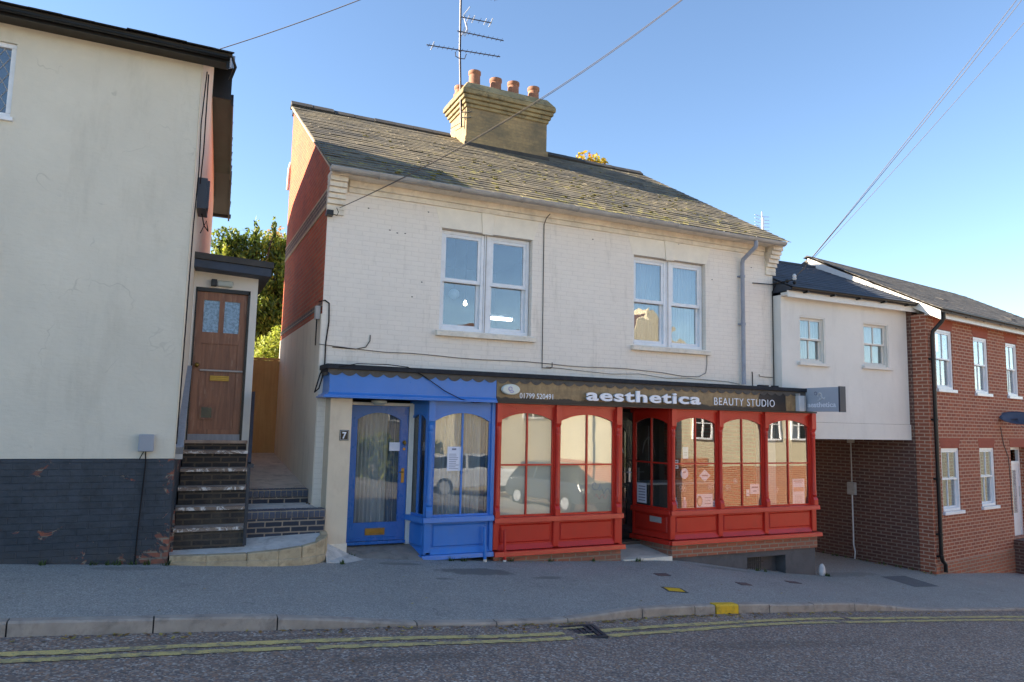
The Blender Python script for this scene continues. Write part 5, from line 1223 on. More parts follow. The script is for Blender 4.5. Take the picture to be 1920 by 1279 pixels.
m = MB(); m.hexa([(.375, -1.36, 6.18), (.395, -1.36, 6.18), (.42, -.9, 6.38), (.40, -.9, 6.38), (.375, -1.36, 6.32), (.395, -1.36, 6.32), (.42, -.9, 6.54), (.40, -.9, 6.54)]); m.build('lead_flashing', 'grey_pipe', lh)
m = MB(); m.tube([(.13, -.6, 6.4), (.10, -.75, 5.6), (.115, -.7, 5.0), (.095, -.85, 4.2), (.09, -.9, 3.0), (.085, -.93, 2.0), (.08, -.95, 1.35)], .008, 5); m.tube([(.155, -.3, 6.5), (.16, -.35, 5.4), (.145, -.4, 4.9)], .009, 5); m.build('wall_wires', 'cable', lh)
t = thing('alarm_box', 'dark ribbed box with looping wires high on the alley side of the cream house', 'box', (.2, .3, 4.9)); m = MB(); m.hexa([(.10, -.2, 4.62), (.24, -.2, 4.62), (.28, .3, 4.62), (.12, .3, 4.62), (.10, -.2, 5.05), (.24, -.2, 5.05), (.28, .3, 5.05), (.12, .3, 5.05)])
for i in range(4): m.box(.24, .275, -.16+i*.12, -.10+i*.12, 4.64, 5.03)
m.build('box', 'sign_side', t); m = MB(); m.tube([(.2, .1, 4.62), (.24, .1, 4.45), (.30, .2, 4.4), (.27, .2, 4.55), (.2, .15, 4.35)], .008, 5); m.build('wires', 'cable', t)
mtb = thing('meter_box', 'small grey cable box with two tails at the foot of the cream render', 'meter box', (-.24, -1.03, 1.4))
m = MB(); m.box(-.335, -.165, -1.08, -1.001, 1.335, 1.54); m.build('box', 'meter', mtb, bevel=.012)
m = MB(); m.tube([(-.27, -1.03, 1.335), (-.30, -1.03, 1.27), (-.31, -1.03, 1.24)], .006, 5); m.tube([(-.25, -1.03, 1.335), (-.24, -1.04, 1.2), (-.255, -1.035, .8), (-.27, -1.035, .4), (-.275, -1.03, .05)], .008, 5); m.build('tail', 'cable', mtb)
# unseen house added uphill, out of frame, to throw the street into shade
hh = thing('uphill_shade_house', 'unseen tall house added uphill to keep sun off the street', 'house', (-22, -1, 1.4))
m = MB(); wall(m, -32, -16.2, .5, 12.6, -1.1, -.8, [(x_, x_+1.1, z_, z_+1.7) for x_ in (-30, -27, -24, -21, -18) for z_ in (3, 6, 9)]); m.build('wall', 'hill_wall', hh)
m = MB(); m.box(-32, -16.2, -.799, 9, .5, 12.6); m.build('rear_wall', 'hill_wall', hh)
m = MB(); m.prism([(-1.5, 12.5), (4, 14.6), (9.3, 12.5)], 'x', -32.3, -15.9); m.build('roof', 'slate_left', hh)
for x_ in (-30, -27, -24, -21, -18):
    for z_ in (3, 6, 9): sash_unit(hh, x_, x_+1.1, z_, z_+1.7, -.95, glass='glass')

# ================================================================ PORCH, STEPS, PASSAGE
po = thing('side_porch', 'narrow white porch with a brown wooden door at the head of brick steps', 'porch', (.6, .5, 1.4))
yd = .55
m = MB(); m.box(.17, 1.055, yd-.02, yd+.18, 3.62, 3.87); m.box(.955, 1.055, yd-.02, yd+.18, 1.25, 3.62); m.box(.135, .205, yd-.02, yd+.18, 1.25, 3.62); m.box(.955, 1.055, yd+.18, 3.2, 1.0, 3.87); m.build('wall', 'white_render', po)
m = MB(); m.box(.205, .225, yd-.03, yd+.1, 1.40, 3.62); m.box(.925, .955, yd-.03, yd+.1, 1.40, 3.62); m.box(.205, .955, yd-.03, yd+.1, 3.585, 3.64); m.build('door_frame', 'black', po)
m = MB(); a, b, z0, z1 = .228, .922, 1.46, 3.58; y = yd+.01
st = .10
m.box(a, a+st, y, y+.04, z0, z1); m.box(b-st, b, y, y+.04, z0, z1); m.box(a+st, b-st, y, y+.04, z1-.12, z1); m.box(a+st, b-st, y, y+.04, 2.82, 2.99); m.box(a+st, b-st, y, y+.04, z0, z0+.12); m.box((a+b)/2-.035, (a+b)/2+.035, y, y+.04, 2.99, z1-.12)
m.box(a+st, b-st, y+.012, y+.035, z0+.12, 2.82)
for i in range(1, 5): x = a+st+(b-a-2*st)*i/5; m.box(x-.003, x+.003, y+.009, y+.0125, z0+.12, 2.82)
pd = m.build('door', 'door_wood', po, bevel=.003, label='weathered brown wooden door with two small panes')
for x0_, x1_ in ((a+st, (a+b)/2-.035), ((a+b)/2+.035, b-st)):
    m = MB(); m.box(x0_, x1_, y+.015, y+.021, 2.99, z1-.12); m.build('pane', 'glass_frost', pd)
letterbox(pd, .60, 2.32, y, .26, .075)
m = MB(); m.tube([(a+st, y-.015, 2.43), (b-.01, y-.015, 2.43)], .014, 8); m.build('security_bar', 'grey_metal', pd)
m = MB(); m.sphere((.285, y-.04, 2.50), .035); m.tube([(.285, y, 2.50), (.285, y-.04, 2.5)], .012); m.build('door_knob', 'brass', pd, smooth=True)
m = MB(); m.box(.36, .55, y-.008, y-.0005, 1.72, 1.92); cf = m.build('cat_flap', 'door_wood', pd, bevel=.004); m = MB(); m.box(.385, .525, y-.012, y-.0085, 1.745, 1.895); m.build('flap', 'black_gloss', cf)
m = MB(); m.box(.21, .95, y-.03, y-.0005, z0-.04, z0+.05); m.build('weather_bar', 'grey_board', pd)
m = MB(); m.hexa([(.12, .20, 3.875), (1.20, .20, 3.83), (1.22, 3.3, 3.83), (.12, 3.3, 3.875), (.12, .20, 3.99), (1.20, .20, 3.95), (1.22, 3.3, 3.95), (.12, 3.3, 3.99)]); m.build('roof_fascia', 'porch_fascia', po, bevel=.004)
m = MB(); m.hexa([(.12, .17, 3.992), (1.23, .17, 3.952), (1.24, 3.3, 3.952), (.12, 3.3, 3.992), (.12, .19, 4.09), (1.23, .19, 4.05), (1.24, 3.3, 4.05), (.12, 3.3, 4.09)]); m.build('roof', 'ridge', po, bevel=.01)
bl = thing('bulkhead_lamp', 'frosted bulkhead lamp with a black end over the brown door', 'lamp', (.55, .5, 3.68)); m = MB(); m.box(.40, .475, yd-.12, yd-.021, 3.66, 3.76); m.build('housing', 'black', bl, bevel=.006)
m = MB(); m.box(.476, .70, yd-.11, yd-.022, 3.665, 3.75); m.build('lens', 'lens', bl, bevel=.02)
# steps
sp = thing('brick_steps', 'flight of worn dark brick steps with scuffed white nosings up to the porch', 'steps', (.5, -.8, .1))
rise = .232; n = 5
for k in range(n+1):
    zt = .375+.229*k; yf = -.75+.25*k; xl, xr = .125+.014*k, .965+.012*k
    if k == n: zt = 1.425
    m = MB(); m.box(xl, xr, yf, .56, zt-.229-(.12 if k == 0 else 0), zt-.045); m.build('riser', 'step_brick', sp)
    m = MB(); m.hexa([(xl-.01, yf-.03, zt-.0445), (xr+.01, yf-.03, zt-.0445), (xr+.01, yf+.27 if k < n else .56, zt-.0445), (xl-.01, yf+.27 if k < n else .56, zt-.0445), (xl-.01, yf-.03, zt), (xr+.01, yf-.03, zt), (xr+.01, yf+.27 if k < n else .56, zt), (xl-.01, yf+.27 if k < n else .56, zt)])
    td = m.build('tread', 'tread', sp, bevel=.006)
    if k < n:
        m = MB(); m.box(xl-.012, xr+.012, yf-.034, yf-.0302, zt-.043, zt-.002); m.box(xl-.012, xr+.012, yf-.034, yf+.02, zt+.0003, zt+.0015) ; m.build('nosing', 'nosing', td)
m = MB(); m.prism([(-.80, .0), (.5, .9), (.5, 1.5), (-.80, .32)], 'x', .085, .128); m.build('stringer', 'plinth', sp)
hr = thing('handrail', 'dark flat iron handrail down the right side of the brick steps', 'handrail', (1, -.8, .15))
m = MB()
def flat(p0, p1, hw=.022, hh_=.03): 
    p0 = Vector(p0); p1 = Vector(p1); d = (p1-p0).normalized(); s_v = Vector((1, 0, 0)); u_v = s_v.cross(d).normalized()
    A = [p0-s_v*hw-u_v*hh_, p0+s_v*hw-u_v*hh_, p0+s_v*hw+u_v*hh_, p0-s_v*hw+u_v*hh_]; B = [p+(p1-p0) for p in A]
    m.hexa([tuple(q) for q in A+B])
flat((1.075, .46, 2.12), (.955, -.80, 1.17)); m.build('rail', 'dark_metal', hr)
m = MB(); m.box(.935, .975, -.83, -.79, .14, 1.16); m.build('post', 'dark_metal', hr); m = MB(); m.box(1.05, 1.09, .40, .44, 1.3, 2.06); m.build('post', 'dark_metal', hr)
m = MB(); m.box(.93, 1.01, -.84, -.78, 1.12, 1.165); m.build('bracket', 'dark_metal', hr)
hb = thing('handrail_board', 'pale grey timber board handrail along the cream house wall', 'handrail', (.18, -.2, 1.9))
m = MB(); flat((.175, .42, 2.42), (.115, -.95, 1.33), .045, .075); m.build('board', 'grey_board', hb, bevel=.004)
m = MB(); m.box(.10, .20, .30, .36, 2.2, 2.34); m.box(.07, .16, -.95, -.9, 1.24, 1.30); m.build('bracket', 'grey_metal', hb)
# landing with curved stone kerb
ld = thing('stone_landing', 'low concrete landing with a curved yellow stone edge at the foot of the steps', 'landing', (1, -1, 0))
front = [(.09, -1.03), (.5, -1.07), (.97, -1.08), (1.35, -1.06), (1.65, -.99), (1.85, -.88), (2.0, -.72), (2.06, -.55), (2.07, -.40)]
fz = lambda x, y: .075+.03*max(0, (x-1.0))+(y+1.05)*.16
m = MB(); top = [(x, y+.10, fz(x, y)+.0) for x, y in front]; back = [(x, max(y+.11, -.40), fz(x, -.40)) for x, y in front]
for i in range(len(front)-1):
    a, b = top[i], top[i+1]; c, d = back[i+1], back[i]; m.quad(a, b, c, d)
m.build('landing_top', 'concrete', ld)
m = MB(); cuts = [0, 2, 4, 6, 8]
for ci, (i0, i1) in enumerate(zip(cuts, cuts[1:])):
    for i in range(i0, i1):
        (xa, ya), (xb, yb2) = front[i], front[i+1]; g0 = .003 if i == i0 else 0; g1 = .003 if i == i1-1 else 0
        za, zb3 = fz(xa, ya)+.012, fz(xb, yb2)+.012
        ia, ib = (xa-(.10 if i >= 6 else 0), ya+.12 if i < 7 else ya), (xb-(.10 if i+1 >= 6 else 0), yb2+.12 if i+1 < 7 else yb2)
        m.hexa([(xa+g0, ya, -.5), (xb-g1, yb2, -.5), (ib[0], ib[1], -.5), (ia[0], ia[1], -.5), (xa+g0, ya, za), (xb-g1, yb2, zb3), (ib[0]-g1, ib[1], zb3), (ia[0]+g0, ia[1], za)])
m.build('stone_edge', 'yellow_stone', ld, bevel=.012)
m = MB()
for i in range(len(front)-3):
    (xa, ya), (xb, yb2) = front[i], front[i+1]; m.hexa([(xa, ya-.035, -.5), (xb, yb2-.035, -.5), (xb, yb2+.05, -.5), (xa, ya+.05, -.5), (xa, ya-.035, .025-.03*xa), (xb, yb2-.035, .025-.03*xb), (xb, yb2+.05, .03-.03*xb), (xa, ya+.05, .03-.03*xa)])
m.build('footing', 'yellow_stone', ld, bevel=.01)
m = MB(); m.hexa([(2.0, -.85, -.35), (2.75, -.80, -.4), (2.4, -.40, -.35), (2.05, -.36, -.35), (2.0, -.85, -.12), (2.75, -.80, -.235), (2.4, -.40, -.12), (2.05, -.36, .06)]); m.build('mortar_fillet', 'concrete', ld)
# blue brick steps of the passage
ps2 = thing('passage_steps', 'two low steps of blue engineering brick leading into the alley', 'steps', (1.5, -.4, .2))
def header_step(yf, x0, x1, z0, z1, depth, nm='step'):
    m = MB(); hdr = .105
    m.box(x0, x1, yf+.004, yf+depth, z0, z1-hdr-.004); b_ = m.build(nm, 'blue_brick', ps2)
    m = MB(); x = x0; nn_ = int(round((x1-x0)/.077)); w_ = (x1-x0)/nn_
    for i in range(nn_):
        xa, xb = x0+i*w_+.005, x0+(i+1)*w_-.005
        m.prism([(yf, z1-hdr), (yf+.22, z1-hdr), (yf+.22, z1), (yf+.035, z1), (yf+.01, z1-.015), (yf, z1-.04)], 'x', xa, xb)
    m.build('bullnose_bricks', 'bull_brick', b_, bevel=.004)
    m = MB(); m.box(x0, x1, yf+.008, yf+.21, z1-hdr-.004, z1-.006); m.build('joint_mortar', 'mortar_dark', b_)
M['bull_brick'] = M_plain('bull_brick', lin(64, 70, 86), .5, .25, 6, .3, 30, dirt=lin(100, 96, 92), dirt_amt=.4)
M['mortar_dark'] = M_plain('mortar_dark', lin(140, 128, 112), .9, .2, 6)
header_step(-.45, .99, 2.03, .0, .52, .60); header_step(.28, 1.055, 1.912, .3, .73, .5)
m = MB(); m.hexa([(.99, -.23, .4), (2.0, -.23, .4), (1.92, .29, .4), (1.05, .29, .4), (.99, -.23, .515), (1.94, -.23, .515), (1.912, .29, .535), (1.05, .29, .535)]); m.build('step_top', 'concrete', ps2)
m = MB(); m.add([(1.04, .5, .728), (1.912, .5, .728), (1.912, 4.6, 1.07), (1.04, 4.6, 1.07)], [(0, 1, 2, 3)]); m.add([(1.04, 4.6, 1.07), (1.912, 4.6, 1.07), (4, 9, 1.2), (.9, 9, 1.2)], [(0, 1, 2, 3)]); o = m.build('passage_path', 'path_concrete'); o['kind'] = 'structure'
# mossy dirt line at wall foot
m = MB(); rr = random.Random(31)
for i in range(60): y = .1+i*.07; m.sphere((1.90-rr.uniform(0, .03), y, .70+(y-.5)*.083+rr.uniform(0, .01) if y > .3 else .53), rr.uniform(.012, .03), rr.uniform(.02, .05), .015, 5, 3)
tag(m.build('wall_foot_dirt', 'bark', smooth=True), 'dark mossy dirt along the foot of the alley wall', 'dirt', kind='stuff')
# gate
gt = thing('timber_gate', 'close-boarded timber gate closing the far end of the alley', 'gate', (1.5, 4.45, 1.07))
m = MB(); rr = random.Random(8); x = .9
while x < 1.93:
    w_ = .098; m.box(x, min(x+w_, 1.935), 4.42+rr.uniform(0, .006), 4.444, 1.03, 2.90+rr.uniform(-.006, .006)); x += w_+.0015
m.build('boards', 'fence_wood', gt); m = MB(); m.box(.9, 1.935, 4.41, 4.46, 2.905, 2.95); m.build('capping', 'fence_wood', gt)
m = MB(); m.box(.9, 1.93, 4.445, 4.49, 1.3, 1.38); m.box(.9, 1.93, 4.445, 4.49, 2.55, 2.63); m.build('rail', 'fence_wood', gt)

# ================================================================ WHITE CARRIAGEWAY HOUSE
YW = -.20
wh = thing('carriageway_house', 'white rendered house bridging over a dark carriage entrance', 'house', (12.7, -.2, 1.57))
wA = (11.35, 12.08, 3.10, 4.05); wB = (13.20, 13.98, 3.12, 4.06)
m = MB(); wall(m, 10.865, 14.66, 1.905, 4.42, YW, YW+.3, [wA, wB]); m.build('front_wall', 'white_render', wh)
m = MB(); m.box(10.87, 14.66, YW-.02, YW+.3, 1.57, 1.90); m.box(10.87, 14.65, YW+.3, 8, 1.57, 1.62); m.build('bressummer', 'white_render', wh)
m = MB()  # unseen boards added across the archway's far end to keep light out
for i in range(16): m.box(10.9+i*.23, 11.12+i*.23, 8.0, 8.05, -1.4, 1.6)
m.build('arch_light_block', 'fence_wood', wh)
m = MB(); m.box(10.87, 14.66, YW+.301, 4.2, 4.0, 4.3); m.box(10.87, 14.66, 3.9, 4.2, 1.62, 4.3); m.build('rear_wall', 'white_render', wh)
for a, b, c, d in (wA, wB):
    w = sash_unit(wh, a, b, c, d, YW+.05, .05, 'sash_cream', 'glass', bars=True)
    curtain('net_curtain', 'net_warm', w, a+.05, b-.05, YW+.22, c+.03, d-.03, .012, .06)
    m = MB(); m.box(a-.06, b+.05, YW-.07, YW+.05, c-.065, c-.001); m.build('window_sill', 'sash_cream', wh, bevel=.005)
    m = MB(); m.box(a, a+.03, YW+.008, YW+.049, c, d); m.box(b-.03, b, YW+.008, YW+.049, c, d); m.box(a+.03, b-.03, YW+.008, YW+.049, d-.035, d); m.build('box_frame', 'sash_cream', wh)
m = MB(); m.box(10.87, 14.75, YW-.16, YW-.001, 4.40, 4.46); m.box(10.87, 14.75, YW-.19, YW-.161, 4.36, 4.50); m.build('fascia', 'white_paint', wh)
m = MB(); gutter(m, 10.87, 14.72, YW-.25, 4.535, .055); m.build('gutter', 'black', wh, smooth=True)
for i in range(5): m = MB(); x = 11.3+i*.75; m.box(x-.02, x+.02, YW-.31, YW-.19, 4.46, 4.49); m.build('gutter_bracket', 'black', wh)
rz_, ry_ = 5.73, 1.95
m = MB(); m.prism([(YW-.28, 4.53), (ry_, rz_-.02), (4.3, 4.5), (4.3, 4.4), (YW-.28, 4.49)], 'x', 10.87, 14.60); m.build('roof_deck', 'slate_dark', wh)
m = MB(); dvv = Vector((0, ry_-(YW-.30), rz_-4.53)); slates(m, (10.87, YW-.31, 4.535), (1, 0, 0), dvv, 3.74, dvv.length, .3, .2, .008, random.Random(5), jitter=.35)
m.build('roof', 'slate_dark', wh)
m = MB(); m.box(10.87, 14.4, ry_-.1, ry_+.1, rz_-.03, rz_+.03); m.build('ridge_tiles', 'slate_dark', wh)

# ================================================================ RED BRICK HOUSE (rotated 10 degrees)
AR = R(10)
rh = thing('red_brick_house', 'red brick house with white sash windows and a black downpipe at its corner', 'house', (14.65, -.6, 0), rotz=AR)
def RW(u, w, z): return (14.65+u*math.cos(AR)-w*math.sin(AR), -.6+u*math.sin(AR)+w*math.cos(AR), z)
U1 = 8.4
uw = [(.41, 1.20, 2.70, 4.02), (2.27, 3.02, 2.68, 4.0), (4.05, 4.72, 2.68, 4.0)]; lw = [(.46, 1.30, .06, 1.41), (2.32, 3.10, .08, 1.41)]
door_h = (4.02, 4.95, -.75, 1.42)
m = MB(); wall(m, 0, U1, -2.2, 4.3, 0, .3, uw+lw+[door_h]); m.build('front_wall', 'red_brick', rh)
m = MB(); m.prism([(.301, -2.2), (8.5, -2.2), (8.5, 2.6), (2.71*2+.3, 4.3), (2.71, 5.95), (.301, 4.48)], 'x', .002, .28); m.build('side_wall', 'shaded_arch_brick', rh)
m = MB(); m.box(U1-.28, U1, .301, 6, -2.2, 4.3); m.box(.281, U1-.281, 5.7, 6, -2.2, 4.3); m.box(.285, U1-.285, .31, 5.6, 1.9, 2.1); m.build('rear_wall', 'shaded_arch_brick', rh)
for (a, b, c, d) in uw+lw+[door_h]: m = MB(); m.prism([(a-.0, d), (b+.0, d), (b+.07, d+.22), (a-.07, d+.22)], 'y', -.004, .02); m.build('soldier_arch', 'red_brick_flat', rh)
for (a, b, c, d) in uw+lw:
    w = sash_unit(rh, a, b, c, d, .02, .055, 'upvc', 'glass', bars=True)
    m = MB(); m.box(a-.04, b+.05, -.06, .02, c-.07, c-.001); m.build('window_sill', 'upvc', rh, bevel=.006)
    curtain('net_curtain', 'net', w, a+.05, a+(b-a)*.55, .24, c+.03, d-.03, .01, .06)
a, b, c, d = door_h
m = MB(); m.box(a, a+.08, .15, .22, c, d); m.box(b-.08, b, .15, .22, c, d); m.box(a+.08, b-.08, .15, .22, d-.07, d); m.box(a+.08, b-.08, .13, .22, 1.0, 1.07); m.build('door_frame', 'upvc', rh)
m = MB(); m.box(a+.08, b-.08, .17, .21, c, 1.0); m.box(a+.2, a+.40, .16, .17, c+.3, .8); dr = m.build('door', 'upvc', rh); m = MB(); m.box(a+.22, b-.25, .162, .168, -.2, .85); m.build('pane', 'glass', dr)
m = MB(); m.tube([(b-.2, .12, .2), (b-.2, .12, .45)], .012, 5); m.build('door_handle', 'steel', dr)
m = MB(); m.box(a-.1, b+.2, -.6, .1, -1.9, -.78); m.build('doorstep', 'shaded_arch_brick', rh)
# plinth splay
m = MB(); m.prism([(-.0, -1.95), (-.0, -.98), (-.018, -1.0), (-.018, -1.95)], 'x', .0, 4.0); m.build('plinth_course', 'base_brick', rh)
# eaves, roof
m = MB(); m.box(-.02, U1, -.20, -.001, 4.27, 4.31); m.box(-.02, U1, -.225, -.2005, 4.22, 4.37); m.build('fascia', 'white_paint', rh)
m = MB(); gutter(m, -.02, U1, -.285, 4.40, .055); m.build('gutter', 'black', rh, smooth=True)
for i in range(9): m = MB(); x = .5+i*.9; m.box(x-.02, x+.02, -.34, -.22, 4.33, 4.36); m.build('gutter_bracket', 'black', rh)
dvr = Vector((0, 2.71+.33, 6.02-4.36))
m = MB(); m.prism([(-.33, 4.35), (2.71, 6.0), (5.75, 4.35), (5.75, 4.3), (2.71, 5.92), (-.33, 4.31)], 'x', -.03, U1); m.build('roof_deck', 'slate_brown', rh)
m = MB(); slates(m, (-.08, -.36, 4.365), (1, 0, 0), dvr, U1+.08, dvr.length, .3, .2, .008, random.Random(6), jitter=.35); m.build('roof', 'slate_brown', rh)
m = MB(); m.prism([(2.60, 6.0), (2.71, 6.06), (2.82, 6.0), (2.71, 6.02)], 'x', -.1, 7.9); m.build('ridge_tiles', 'ridge', rh)
# white barge board / parapet facing left above the lower roof
m = MB()
def barge(v0, v1, dp, x0=-.06, x1=-.031):
    f = lambda v: 4.35+(v+.33)*(1.65/3.04)
    m.hexa([(x0, v0, f(v0)-dp), (x1, v0, f(v0)-dp), (x1, v1, f(v1)-dp), (x0, v1, f(v1)-dp), (x0, v0, f(v0)-.012), (x1, v0, f(v0)-.012), (x1, v1, f(v1)-.012), (x0, v1, f(v1)-.012)])
barge(-.34, .55, .20); barge(.55, 1.25, .17, -.05); barge(1.25, 2.71, .24, -.07); m.build('bargeboard', 'white_paint', rh)
# downpipe
m = MB(); m.tube([(.22, -.28, 4.36), (.22, -.28, 4.20), (.20, -.24, 4.12), (.14, -.08, 3.92), (.14, -.065, 3.8), (.14, -.065, -.80), (.16, -.075, -.92), (.25, -.09, -1.0), (.26, -.09, -1.16)], .042, 10); m.build('downpipe', 'black', rh, smooth=True)
for z in (3.3, 2.0, .75, -.4, -.85): m = MB(); m.tube([(.14, -.065, z), (.14, -.065, z+.04)], .055, 10); m.box(.06, .22, -.05, -.001, z, z+.04); m.build('pipe_clip', 'black', rh)
# pale efflorescence stains beside dish
# dish
sdh = thing('satellite_dish', 'dark oval satellite dish seen edge-on on the red brick wall', 'satellite dish', RW(3.72, -.33, 2.13), rotz=AR)
m = MB(); vs = []; fs = []; n = 20; mr = 5
cD = Vector((0, 0, 0)); nrm = Vector((-.42, -.34, .84)).normalized(); uD = nrm.cross(Vector((0, 0, 1))).normalized(); wD = uD.cross(nrm)
for j in range(mr+1):
    r = .40*j/mr
    for k in range(n): a = 2*math.pi*k/n; vs.append(cD+uD*r*math.cos(a)*1.05+wD*r*math.sin(a)*.72+nrm*(.11*(r/.4)**2-.11))
for j in range(mr):
    for k in range(n): fs.append((j*n+k, j*n+(k+1) % n, (j+1)*n+(k+1) % n, (j+1)*n+k))
m.add(vs, fs); o = m.build('reflector', 'dish', sdh, smooth=True); so = o.modifiers.new('thick', 'SOLIDIFY'); so.thickness = .012
m = MB(); m.tube([(0, .02, -.02), (0, .2, -.05), (0, .31, -.05)], .022, 8); m.tube([(-.05, -.05, -.2), (.1, -.3, -.28), (.14, -.42, -.1)], .013, 6); m.build('arm', 'dish', sdh)
m = MB(); m.tube([(.14, -.42, -.1), (.1, -.36, -.03)], .03, 8); m.build('receiver', 'sign_side', sdh)
cable('dish_cable', 'pale cable trailing down the red brick below the satellite dish', [RW(3.5, -.01, 1.9), RW(3.62, -.01, 1.5), RW(3.85, -.01, 1.2), RW(3.9, -.01, .8), RW(3.92, -.01, -.2)], .008, 'cable_grey')
# conduit on the arch side wall
cd = thing('conduit_box', 'grey socket box on a white conduit inside the carriage entrance', 'conduit', (14.5, 1.4, 0))
def SW(v, z, off=-.03): p = RW(0, v, z); q = RW(off, v, z); return q
m = MB(); m.tube([SW(1.75, 1.55), SW(1.75, .55)], .014, 6); m.build('upper_conduit', 'grey_metal', cd)
m = MB(); m.tube([SW(1.75, .30), SW(1.75, -.85), SW(1.72, -1.0), SW(1.74, -1.2)], .016, 6); m.build('lower_conduit', 'letters_dim', cd)
m = MB(); p = SW(1.75, .3, -.04); m.box(p[0]-.04, p[0]+.04, p[1]-.10, p[1]+.10, .28, .56); m.build('box', 'grey_metal', cd, bevel=.006)
m = MB(); p = SW(1.75, 1.5, -.03); m.box(p[0]-.03, p[0]+.03, p[1]-.08, p[1]+.08, 1.46, 1.54); m.build('cap', 'grey_metal', cd)

# ================================================================ PLANTS
def leaf_tree(name, label, cat, base, trunk_h, blobs, nleaf, size, lmat, seed, group=None, up=.0, branches=True):
    t = thing(name, label, cat, base); rr = random.Random(seed); B = Vector(base)
    m = MB()
    if trunk_h:
        top = B+Vector((0, 0, trunk_h)); m.tube([B-Vector((0, 0, .3)), B.lerp(top, .5)+Vector((.05, 0, 0)), top], [.22, .15, .06], 8)
        for (c, r) in blobs[::2]:
            s0 = B+Vector((0, 0, trunk_h*rr.uniform(.3, .8))); m.tube([s0, s0.lerp(Vector(c), .5)+Vector((0, 0, .1)), Vector(c)], [.07, .045, .015], 5)
        m.build('trunk', 'bark', t, smooth=True)
    m = MB(); tot = sum(r[0]*r[2] for _, r in blobs)
    for (c, r) in blobs:
        k = int(nleaf*r[0]*r[2]/tot); tone = rr.uniform(-.18, .18)
        for i in range(k):
            d = Vector((rr.gauss(0, 1), rr.gauss(0, 1), rr.gauss(0, 1))).normalized(); q = rr.random()**.45
            p = Vector(c)+Vector((d.x*r[0]*q, d.y*r[1]*q, d.z*r[2]*q))
            s = size*rr.uniform(.6, 1.3)
            a = Vector((rr.gauss(0, 1), rr.gauss(0, 1), rr.gauss(0, .6)+up)).normalized(); b = a.cross(Vector((rr.gauss(0, 1), rr.gauss(0, 1), rr.gauss(0, 1)))).normalized()
            m.add([p-a*s, p+b*s*.42, p+a*s*(1.0), p-b*s*.42], [(0, 1, 2, 3)], rnd=max(0, min(1, .45+tone+rr.gauss(0, .2)+.15*d.z)))
    m.build('foliage', lmat, t); return t
rr = random.Random(77); blobs = []
def spire(cx, cy, z0, z1, w, n=9):
    for i in range(n):
        f = i/(n-1); ww = w*(1-f)**.6*rr.uniform(.7, 1.15)+.16; z = z0+(z1-z0)*f
        for k in range(3 if f < .7 else 1): blobs.append(((cx+rr.uniform(-ww, ww)*.7, cy+rr.uniform(-ww, ww)*.6, z), (ww*.55, ww*.55, (z1-z0)/n*.85)))
for cx, cz, w in ((1.5, 7.5, 1.0), (2.1, 7.9, 1.1), (2.8, 8.0, 1.1), (1.15, 6.9, .9), (3.5, 8.3, 1.1)): spire(cx, 14+rr.uniform(-.4, .4), 2.6, cz, w)
blobs += [((x_, 14.3, z_), (.55, .4, .6)) for x_ in (1.25, 1.8, 2.4, 3.0, 3.5) for z_ in (2.6, 3.3, 4.0, 4.7, 5.4, 6.1, 6.8, 7.4)]
leaf_tree('conifer_tree', 'dense dark green conifer with yellowed tips rising behind the alley gate', 'tree', (2.2, 14, -.2), 6.5, blobs, 60000, .085, 'conifer', 3, up=1.2)
blobs = [((3.6+random.Random(i).uniform(-.7, .7), 17+random.Random(i+50).uniform(-.5, .5), 8.3+random.Random(i+9).uniform(-1.2, 1.1)), (.5, .5, .45)) for i in range(9)]
leaf_tree('autumn_tree', 'thin brown autumn tree beside the conifer and touching the gable edge', 'tree', (3.6, 17, -.2), 7.2, blobs, 900, .10, 'autumn_dark', 5)
blobs = [((2.05, 8.6, 3.4), (.35, .4, .42)), ((2.35, 9.0, 3.6), (.4, .4, .45)), ((2.0, 9.1, 2.9), (.5, .4, .5)), ((2.5, 9.3, 3.9), (.3, .3, .35))]
leaf_tree('bush', 'bright yellow-green bush peeping over the timber gate', 'bush', (2.1, 9, .8), 1.8, blobs, 1500, .07, 'bush', 6)
blobs = [((15.3, 16, 12.9), (.5, .5, .35)), ((15.9, 16, 13.35), (.45, .4, .45)), ((16.5, 16, 13.3), (.5, .4, .5)), ((17.0, 16.2, 13.1), (.35, .4, .55)), ((16.2, 16, 12.8), (1.1, .6, .6)), ((16.2, 16, 12.0), (1.6, 1, 1.2)), ((15.9, 16, 10.8), (2.0, 1.4, 1.6))]
leaf_tree('autumn_tree', 'yellow and orange autumn treetop showing over the main roof ridge', 'tree', (16, 16, -.6), 11.5, blobs, 3800, .13, 'autumn', 8)
# weeds and leaf litter
m = MB(); rr = random.Random(41)
def tuft(x, y, z, n=10, s=.05):
    for i in range(n):
        a = rr.uniform(0, 6.28); l = s*rr.uniform(.5, 1.2); p = Vector((x+rr.uniform(-.04, .04), y+rr.uniform(-.02, .02), z)); t_ = p+Vector((math.cos(a)*l*.6, math.sin(a)*l*.6, l)); b = Vector((-math.sin(a), math.cos(a), 0))*l*.18
        m.add([p-b, p+b, t_], [(0, 1, 2)], rnd=rr.random())
for x, y in ((-1.2, -1.06), (-.7, -1.05), (-.45, -1.06), (-.15, -1.05), (.05, -1.08), (2.42, -.45), (3.9, -.52), (4.1, -.50), (4.9, -.46), (5.6, -.47), (6.4, -.46), (7.3, -.50), (7.2, -.52), (10.1, -.47), (9.9, -.46), (11.62, -.5), (11.64, -.46), (11.66, -.52), (2.2, -.9), (-.55, -1.05), (-.3, -1.04)):
    tuft(x, y, zpave(x, y), 12, .06)
